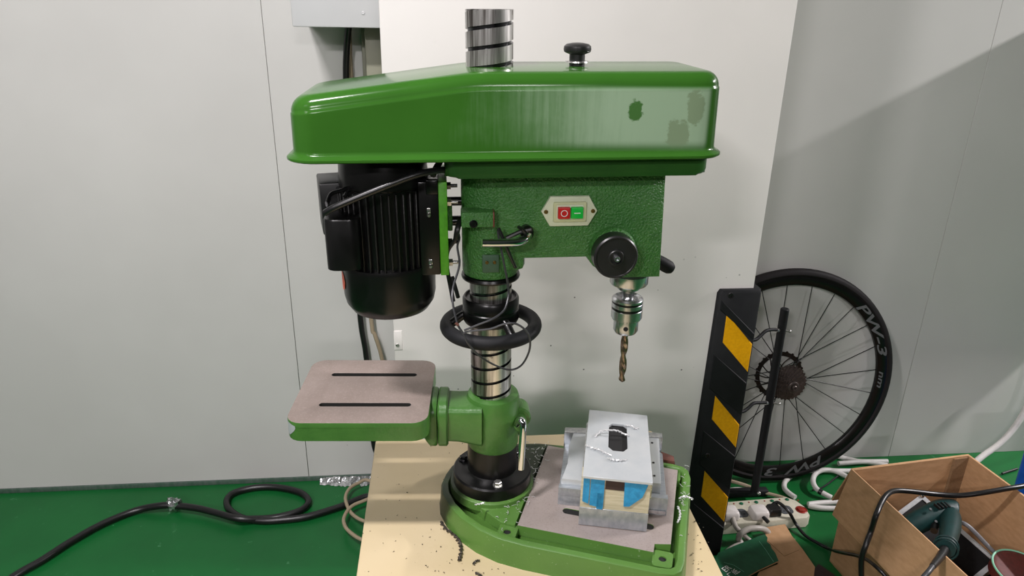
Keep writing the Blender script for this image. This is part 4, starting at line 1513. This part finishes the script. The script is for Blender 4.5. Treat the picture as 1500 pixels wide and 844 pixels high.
m = MB()
m.lathe([(0.0175, -0.001), (0.0175, 0.0015), (0.0155, 0.0025), (0.0145, 0.001)], on(u_, v_), (0, 0, 1), 28)
m.box(on(u_, v_, PS + 0.002), (0.024, 0.018, 0.006), Matrix.Rotation(math.atan2(e1.y, e1.x), 3, 'Z') @ Matrix.Rotation(0.15, 3, 'Y'), 0.003)
obj('rocker_switch', m, 'switch_red', ps)

def plug(px, mat, label, s=0.0275):
    u_, v_ = uv(px)
    c = on(u_, v_, PS)
    r_ = plug_r = Matrix.Rotation(math.atan2(e1.y, e1.x) + 0.0, 3, 'Z')
    tt = thing('plug', (c.x, c.y, PS + 0.002), label, 'plug')
    m_ = MB()
    zz = PS + 0.0025
    lay = [(1.0, 0.0), (1.0, 0.014), (0.9, 0.022), (0.78, 0.0245)]
    m_.rings([[r_ @ Vector((x * k, y * k, 0)) + Vector((c.x, c.y, zz + h_)) for x, y in rrect(-s, s, -s * 0.85, s * 0.85, s * 0.35, 4)] for k, h_ in lay])
    obj('plug_body', m_, mat, tt)
    return tt, c, r_
t, c, r_ = plug([(0.9533, 1.7295, 0.0600)][0], 'plug_white', 'white mains plug in the middle of the power strip')
m = MB()
cp = c + r_ @ Vector((0.004, -0.02, 0.012))
m.tube([cp, cp + Vector((0.01, -0.02, -0.006))], 0.006, 10, 0)
obj('strain_relief', m, 'black_plastic', t)
t, c, r_ = plug([(0.8603, 1.7324, 0.0500)][0], 'plug_white', 'white mains plug at the left end of the power strip, beside the corner guard')
m = MB()
m.tube([c + Vector((0.005, -0.018, 0.010))] + [(0.8606, 1.6763, 0.0450), (0.8755, 1.6570, 0.0350), (0.8969, 1.6503, 0.0140), (0.9162, 1.6244, 0.0100)], 0.0075, 10, 4)
obj('plug_cord', m, 'cable_pale', t)
t, c, r_ = plug([(1.0033, 1.7352, 0.0500)][0], 'black_plastic', 'black mains plug right of the white one, its cord running past the box', 0.021)
m = MB()
m.tube([c + Vector((-0.004, 0.012, 0.02))] + [(1.0197, 1.7531, 0.0660), (1.0303, 1.7334, 0.0680), (1.0450, 1.7133, 0.0550), (1.0663, 1.7040, 0.0200), (1.0800, 1.6650, 0.0080), (1.1044, 1.6276, 0.0080), (1.1200, 1.6017, 0.0120)] + [(1.0999, 1.5350, 0.0625), (1.0825, 1.4700, 0.1144), (1.0759, 1.4200, 0.1528), (1.0610, 1.3600, 0.1945), (1.0465, 1.3000, 0.2246), (1.0563, 1.2700, 0.2181), (1.0644, 1.2200, 0.1988)], 0.0050, 10, 4)
obj('plug_cord', m, 'cable', t)

m = MB()
m.tube([(0.7608, 1.5423, 0.0095), (0.7972, 1.5967, 0.0095), (0.8329, 1.6252, 0.0095), (0.8672, 1.6429, 0.0095)] + [(0.8628, 1.6517, 0.0200), (0.8652, 1.6495, 0.0420), (0.8919, 1.6567, 0.0520), (0.9251, 1.6597, 0.0500), (0.9510, 1.6654, 0.0360), (0.9633, 1.6683, 0.0200)], 0.009, 10, 4)
tag(obj('mains_cable', m, 'cable_pale'), 'thick pale grey cable arching in front of the power strip', 'cable')

m = MB()
m.tube([(1.1309, 1.8408, 0.0100), (1.1195, 1.8663, 0.0100), (1.1171, 1.8916, 0.0100), (1.1342, 1.9236, 0.0100), (1.1730, 1.9549, 0.0100), (1.2216, 1.9748, 0.0100), (1.2827, 1.9785, 0.0100), (1.3524, 1.9699, 0.0100), (1.4243, 1.9651, 0.0100)], 0.0085, 10, 4)
tag(obj('white_cable', m, 'cable_white'), 'white cord bending round behind the right end of the power strip', 'cable')
m = MB()
m.tube([(1.3582, 1.9358, 0.0120), (1.3315, 1.9685, 0.0120), (1.2877, 1.9671, 0.0180), (1.2435, 1.9359, 0.0260), (1.2165, 1.8965, 0.0260), (1.2140, 1.8620, 0.0220), (1.2344, 1.8400, 0.0160), (1.2487, 1.8301, 0.0120)], 0.0085, 10, 4)
ww = tag(obj('white_cable', m, 'cable_white'), 'white cord with a black band looping beside the cardboard box', 'cable')
m = MB()
pp = [(1.2155, 1.8554, 0.0215), (1.2236, 1.8474, 0.0190)]
m.cyl(pp[0], pp[1], 0.0095, seg=14)
obj('band', m, 'cable', ww)
m = MB()
m.tube([(1.1580, 1.8057, 0.0090), (1.1970, 1.8098, 0.0090), (1.2546, 1.8093, 0.0090), (1.3356, 1.8002, 0.0090)], 0.0085, 10, 4)
tag(obj('white_cable', m, 'cable_white'), 'straight white cord running from the power strip to the box, back one of the pair', 'cable')
m = MB()
m.tube([(1.1548, 1.7992, 0.0090), (1.1853, 1.7869, 0.0090), (1.2389, 1.7798, 0.0090), (1.3208, 1.7741, 0.0090)], 0.0085, 10, 4)
tag(obj('white_cable', m, 'cable_white'), 'straight white cord running from the power strip to the box, front one of the pair', 'cable')
m = MB()
m.tube([(1.2198, 2.0224, 0.0100), (1.2595, 2.0319, 0.0100), (1.3163, 2.0446, 0.0100), (1.3863, 2.0565, 0.0100)] , 0.0085, 10, 4)
m.tube([(1.3863, 2.0565, 0.0100), (1.4146, 2.0380, 0.0100), (1.4597, 2.0186, 0.0100), (1.5529, 2.0124, 0.0100)], 0.0085, 10, 4)
tag(obj('white_cable', m, 'cable_white'), 'white cord along the foot of the wall behind the bicycle wheel', 'cable')
m = MB()
m.tube([(1.3684, 2.0097, 0.0120), (1.4119, 2.0109, 0.0120), (1.4751, 2.0107, 0.0120), (1.5367, 1.9864, 0.0120)], 0.0085, 10, 4)
tag(obj('white_cable', m, 'cable_white'), 'white cord behind the cardboard box at the right of the wheel', 'cable')
m = MB()
m.tube([(0.8982, 1.9349, 0.0300), (0.9419, 1.9135, 0.0300), (0.9897, 1.8953, 0.0220), (1.0342, 1.8705, 0.0140), (1.0762, 1.8490, 0.0120), (1.0985, 1.8361, 0.0100)], 0.0058, 8, 4)
tag(obj('beige_cable', m, 'cable_beige'), 'beige cable running under the wheel stand to the power strip', 'cable')
m = MB()
m.tube([(0.8822, 1.8839, 0.0090), (0.9246, 1.8917, 0.0090), (0.9615, 1.8964, 0.0090), (0.9943, 1.8905, 0.0090)], 0.008, 8, 4)
tag(obj('white_cable', m, 'cable_white'), 'short length of white cord showing between wheel stand and power strip', 'cable')
m = MB()
m.tube([(1.3536, 1.9611, 0.0050), (1.3141, 1.9331, 0.0050), (1.2689, 1.9025, 0.0050), (1.2367, 1.8864, 0.0050), (1.2101, 1.8810, 0.0050)], 0.003, 8, 4)
tag(obj('thin_wire', m, 'cable'), 'thin black wire on the floor beside the looping white cord', 'wire')

# ================================================================== torn cardboard on the floor
def sheet(pts, h0, h1):
    m_ = MB()
    m_.rings([[Vector((p[0], p[1], p[2] + h0)) for p in pts], [Vector((p[0], p[1], p[2] + h1)) for p in pts]])
    return m_
kp = [(0.9551, 1.6868, 0.0280), (1.0268, 1.6972, 0.0280), (1.0229, 1.6434, 0.0300), (1.0286, 1.5851, 0.0300), (1.0302, 1.5138, 0.0300), (0.9712, 1.4194, 0.0300), (0.7990, 1.4322, 0.0300), (0.8635, 1.5076, 0.0300), (0.9312, 1.5344, 0.0300), (0.9348, 1.6118, 0.0300)]
m = sheet(kp, -0.003, 0.0)
cs = tag(obj('cardboard_sheet', m, 'cardboard'), 'flat piece of plain brown cardboard on the floor before the power strip', 'cardboard')
m = MB()
m.tube([(0.9408, 1.6255, 0.0302), (0.9619, 1.5618, 0.0302), (1.0151, 1.5830, 0.0302)], 0.0006, 4, 0)
obj('crease', m, 'cardboard_in', cs)
gp = [(0.6947, 1.4866, 0.0325), (0.7722, 1.5812, 0.0325), (0.8282, 1.6052, 0.0325), (0.8846, 1.6269, 0.0325), (0.9149, 1.6393, 0.0325), (0.9391, 1.6465, 0.0325), (0.9410, 1.6316, 0.0325), (0.9316, 1.6149, 0.0325), (0.9369, 1.6030, 0.0325), (0.9336, 1.5863, 0.0325), (0.9363, 1.5694, 0.0325), (0.9319, 1.5369, 0.0325), (0.8582, 1.5053, 0.0325), (0.7964, 1.4741, 0.0325), (0.7288, 1.4229, 0.0325)]
m = sheet(gp, 0.001, 0.005)
m.mi = 1
m.rings([[Vector((p[0], p[1], p[2] + 0.005)) for p in gp], [Vector((p[0], p[1], p[2] + 0.0056)) for p in gp]])
gc = thing('printed_card', (gp[0][0], gp[0][1], gp[0][2]), 'torn piece of cardboard printed dark green with white letters', 'cardboard')
obj('board', m, ['cardboard', 'green_print'], gc)
o_ = Vector([(0.7641, 1.5032, 0.0385)][0]); e_ = (Vector([(0.7919, 1.5194, 0.0385)][0]) - o_)
ex = e_.normalized(); ey = Vector((-ex.y, ex.x, 0))
m = text_mb('ER', 0.025, 0.0004, lambda x, y, h: o_ + ex * x + ey * y + Vector((0, 0, h + 0.0003)), 0, False)
o2_ = o_ - ey * 0.021 - ex * 0.006
text_mb('\u5382\u7eb8.', 0.020, 0.0004, lambda x, y, h: o2_ + ex * x + ey * y + Vector((0, 0, h + 0.0003)), 0, False, m)
obj('lettering', m, 'white_print', gc)
m = MB()
m.tube([(0.9088, 1.6175, 0.0392), (0.9134, 1.5802, 0.0392), (0.9152, 1.5335, 0.0392)], 0.0005, 4, 0)
m.tube([(0.7724, 1.5412, 0.0392), (0.7975, 1.5288, 0.0392), (0.8161, 1.5013, 0.0392)], 0.0004, 4, 0)
obj('crease', m, 'green_btn' if False else 'mint', gc)
m = MB()
pp = [(1.0249, 1.5117, 0.0200), (1.0536, 1.5363, 0.0200), (1.0773, 1.4922, 0.0200), (1.0854, 1.4408, 0.0200), (1.0004, 1.4471, 0.0200)]
m.rings([[(x, y, 0.002) for x, y, z in pp], [(x, y, 0.02) for x, y, z in pp]])
tag(obj('brown_block', m, ['dark_brown']), 'small dark brown block on the floor beside the cardboard box', 'block')

# ================================================================== big cardboard box with tools
BA = Vector((1.105, 1.565, 0)); f1 = Vector((0.9927, 0.1203, 0)); f2 = Vector((0.1203, -0.9927, 0))
BW, BL_, BH = 0.383, 0.46, 0.32
def bx(a, b, z):
    return BA + f1 * a + f2 * b + Vector((0, 0, z))
MBX = Matrix(((f1.x, f2.x, 0, BA.x), (f1.y, f2.y, 0, BA.y), (0, 0, 1, 0), (0, 0, 0, 1)))
cb = thing('cardboard_box', BA + f1 * 0.19 + f2 * 0.22, 'open brown cardboard box full of tools at the right of the floor', 'box')
th = 0.006
def wallp(a0, a1, b0, b1, name):
    m_ = MB()
    m_.prism([(a0, b0), (a1, b0), (a1, b1), (a0, b1)], 0.003, BH, (), MBX)
    m_.mi = 1
    return obj(name, m_, ['cardboard', 'cardboard_in'], cb)
wallp(0, BW, 0, th, 'side_panel')
wallp(0, BW, BL_ - th, BL_, 'side_panel')
wallp(0, th, th, BL_ - th, 'side_panel')
wallp(BW - th, BW, th, BL_ - th, 'side_panel')
m = MB()
m.prism([(0, 0), (BW, 0), (BW, BL_), (0, BL_)], 0.001, 0.006, (), MBX)
obj('bottom', m, 'cardboard', cb)
def flap(q0, q1, q2, q3, name='flap'):
    m_ = MB()
    n_ = (Vector(q1) - Vector(q0)).cross(Vector(q3) - Vector(q0)).normalized() * 0.004
    m_.rings([[Vector(q) for q in (q0, q1, q2, q3)], [Vector(q) + n_ for q in (q0, q1, q2, q3)]])
    return obj(name, m_, 'cardboard', cb)
flap(bx(0, 0.004, BH + 0.003), bx(0, BL_ - 0.01, BH + 0.003), bx(-0.030, BL_ - 0.01, BH - 0.145), bx(-0.030, 0.004, BH - 0.145))
flap(bx(BW, -0.001, BH), bx(0.004, -0.001, BH + 0.002), bx(0.004, -0.05, BH - 0.14), bx(BW, -0.05, BH - 0.14))
m = MB()
m.prism([(BW - 0.055, th), (BW - th, th), (BW - th, th + 0.004), (BW - 0.05, th + 0.004)], 0.02, BH - 0.004, (), MBX)
obj('glue_strip', m, 'cardboard_in', cb)

# tool cases standing askew in the box
def case(K1, KA, KB, la, lb, h_, label, group):
    K1 = Vector(K1); a_ = Vector(KA).normalized(); b_ = Vector(KB); b_ = (b_ - a_ * b_.dot(a_)).normalized(); n_ = a_.cross(b_)
    if n_.z > 0:
        n_ = -n_
    mm = Matrix(((a_.x, b_.x, n_.x, K1.x), (a_.y, b_.y, n_.y, K1.y), (a_.z, b_.z, n_.z, K1.z), (0, 0, 0, 1)))
    tt = thing('tool_case', K1 + a_ * la / 2 + b_ * lb / 2 + n_ * h_, label, 'case')
    m_ = MB(); m_.prism([(0.004, 0.004), (la - 0.004, 0.004), (la - 0.004, lb - 0.004), (0.004, lb - 0.004)], 0.002, h_, (), mm)
    obj('shell', m_, 'case_black', tt)
    for aa, bb, sa, sb in ((0, 0, la, 0.012), (0, lb - 0.012, la, 0.012), (0, 0.012, 0.012, lb - 0.024), (la - 0.012, 0.012, 0.012, lb - 0.024)):
        m_ = MB()
        m_.prism([(aa, bb), (aa + sa, bb), (aa + sa, bb + sb), (aa, bb + sb)], 0.0, 0.010, (), mm)
        obj('edge_strip', m_, 'alu_bright', tt)
    for aa, bb in ((0, 0), (la, 0), (0, lb), (la, lb)):
        m_ = MB()
        m_.sphere(mm @ Vector((aa + (0.005 if aa == 0 else -0.005), bb + (0.005 if bb == 0 else -0.005), 0.001)), 0.007, 10)
        obj('corner_cap', m_, 'chrome', tt)
    return tt
case((1.337, 1.566, 0.225), (0.098, -0.195, -0.065), (-0.089, -0.028, -0.03), 0.235, 0.19, 0.03, 'black tool case with aluminium edges lying askew in the box', 'tool cases')
case((1.452, 1.383, 0.125), (0.03, -0.2, -0.03), (-0.089, -0.025, -0.03), 0.13, 0.19, 0.04, 'second black tool case with aluminium edges under the first', 'tool cases')

# teal power drill lying on the case
dr = thing('power_drill', (1.33, 1.46, 0.24), 'dark teal corded power drill lying on the tool case in the box', 'drill')
m = MB()
D = [(1.1205, 1.3871, 0.2150), (1.1675, 1.4041, 0.2350), (1.2133, 1.4173, 0.2520), (1.2601, 1.4287, 0.2620), (1.2997, 1.4371, 0.2640), (1.3235, 1.4381, 0.2640), (1.3330, 1.4345, 0.2620)]
m.tube(D, 0.036, 20, 4, rfun=lambda s: (0.72 + 0.25 * s) if s < 0.45 else (0.83 + 0.17 * min(1, (s - 0.45) / 0.2)) * (1 if s < 0.86 else math.sqrt(max(0.05, 1 - ((s - 0.86) / 0.145) ** 2))))
obj('body', m, 'teal', dr)
m = MB()
Hd = [(1.3210, 1.4471, 0.2680), (1.3002, 1.4085, 0.2740), (1.2654, 1.3622, 0.2840), (1.2178, 1.3069, 0.2980), (1.1738, 1.2586, 0.3120)]
m.tube(Hd, 0.0235, 16, 4, rfun=lambda s: 0.95 + 0.12 * math.sin(s * 5) + (0.06 if s > 0.85 else 0))
hd = obj('handle', m, 'teal', dr)
m = MB()
hp = [Vector(q) for q in [(1.1855, 1.2716, 0.3080), (1.1738, 1.2586, 0.3120)]]
for q in hp:
    m.torus(q, hp[1] - hp[0], 0.0255, 0.0022, 28, 8)
obj('collar', m, 'teal', hd)
for q in [(1.2678, 1.4238, 0.2940), (1.2786, 1.4258, 0.2940), (1.2895, 1.4278, 0.2940), (1.2996, 1.4283, 0.2930)]:
    m = MB()
    m.box(Vector(q) + Vector((0, 0, 0.004)), (0.0032, 0.020, 0.008), Matrix.Rotation(0.2, 3, 'Z'), 0.0006, 1)
    obj('vent', m, 'black_plastic', dr)
m = MB()
m.tube([(1.2555, 1.4049, 0.2620), (1.2472, 1.3898, 0.2620), (1.2355, 1.3751, 0.2620)], 0.009, 10, 3)
obj('trigger', m, 'black_plastic', dr)
for q in [(1.2286, 1.3698, 0.2970), (1.1993, 1.2826, 0.3180), (1.2439, 1.4150, 0.2980)]:
    m = MB()
    m.lathe([(0.0035, -0.002), (0.0035, 0.001), (0.0015, 0.001)], q, (0, -0.4, 0.9), 10)
    obj('screw', m, 'steel_dark', dr)
m = MB()
m.tube([(1.1696, 1.2555, 0.3130), (1.1364, 1.2252, 0.3220), (1.1011, 1.1949, 0.3340), (1.0776, 1.1752, 0.3420)], 0.0105, 12, 4, rfun=lambda s: 1.0 - 0.35 * s)
obj('strain_relief', m, 'black_plastic', dr)
m = MB()
m.tube([(1.0776, 1.1752, 0.3420), (1.0568, 1.1590, 0.3430), (1.0375, 1.1473, 0.3380), (0.9908, 1.1136, 0.3300)], 0.006, 10, 4)
obj('cord', m, 'cable_dark', dr)

# cables around the box
m = MB()
m.tube([(1.5834, 1.4558, 0.3400), (1.5125, 1.4400, 0.3380), (1.4607, 1.4347, 0.3360), (1.3979, 1.4363, 0.3250), (1.3435, 1.4482, 0.3100), (1.2832, 1.4581, 0.3100), (1.2106, 1.4549, 0.3250), (1.1606, 1.4480, 0.3350), (1.1212, 1.4237, 0.3450), (1.0878, 1.3947, 0.3420), (1.0541, 1.3587, 0.3330)] + [(1.0525, 1.3600, 0.2858), (1.0325, 1.3400, 0.2575), (1.0269, 1.3350, 0.2195), (1.0330, 1.3250, 0.1630)], 0.0068, 10, 4)
tag(obj('black_cable', m, 'cable'), 'black cable draped across the open box and down its left flap', 'cable')
m = MB()
m.tube([(1.3346, 1.4259, 0.2400), (1.3386, 1.4162, 0.2500), (1.3495, 1.4021, 0.2500), (1.3674, 1.3872, 0.2350), (1.3978, 1.3660, 0.2050), (1.4211, 1.3394, 0.1850), (1.4318, 1.3158, 0.1750), (1.4302, 1.2983, 0.1650)], 0.0055, 10, 4)
tag(obj('grey_cable', m, 'cable_grey'), 'grey cable lying over the edge of the tool case', 'cable')
# round sanding disc
dc = Vector((1.585, 1.43, 0.12))
dc = Vector([(1.4290, 1.2845, 0.2000)][0])
dt = thing('grinding_wheel', (dc.x, dc.y, 0.2), 'dark red round grinding wheel with a pale green rim lying in the box', 'wheel')
nn = Vector((0.05, -0.12, 1.0)).normalized()
m = MB()
m.lathe([(0.066, -0.03), (0.071, -0.026), (0.071, -0.002), (0.068, 0.0), (0.058, 0.0)], dc, nn, 56)
obj('disc', m, 'disc_red', dt)
m = MB()
m.lathe([(0.059, -0.004), (0.059, -0.003), (0.05, -0.0035), (0.012, -0.0035), (0.011, -0.001), (0.004, -0.001)], dc, nn, 48)
obj('face', m, 'disc_dark', dt)
m = MB()
m.torus(dc + nn * 0.0, nn, 0.0695, 0.0026, 56, 8)
obj('rim', m, 'mint', dt)

# white hose and blue bin at the right edge
m = MB()
m.tube([(1.7302, 1.9000, 0.0142), (1.7967, 1.9200, 0.0525), (1.8367, 1.9300, 0.0799), (1.8878, 1.9400, 0.1124), (1.9290, 1.9500, 0.1536), (1.9599, 1.9600, 0.2033), (1.9789, 1.9700, 0.2585), (1.9832, 1.9800, 0.3843)], 0.0105, 12, 4)
tag(obj('white_hose', m, 'cable_white'), 'white hose rising from behind the cardboard box along the wall', 'hose')
bb = [(1.7861, 1.7529, 0.0000)][0]
t = thing('blue_bin', (bb[0] + 0.12, bb[1] - 0.1, 0.0), 'blue plastic bin cut by the right edge of the picture', 'bin')
m = MB()
x0, y0 = bb[0], bb[1] - 0.2
R = []
for z, d in ((0.0, 0.01), (0.004, 0.006), (0.30, 0.0), (0.302, -0.006), (0.318, -0.006), (0.32, -0.002), (0.32, 0.006), (0.30, 0.010), (0.02, 0.014)):
    R.append([(x, y, z) for x, y in rrect(x0 + d, x0 + 0.26 - d, y0 + d, y0 + 0.2 - d, 0.02, 4)])
m.rings(R)
obj('shell', m, 'blue', t)
m = MB()
m.tube([(1.9196, 1.9216, 0.0060), (1.9501, 1.9313, 0.0060), (1.9937, 1.9442, 0.0060)], 0.004, 8, 3)
tag(obj('thin_wire', m, 'cable'), 'short black wire on the floor between the box and the blue bin', 'wire')
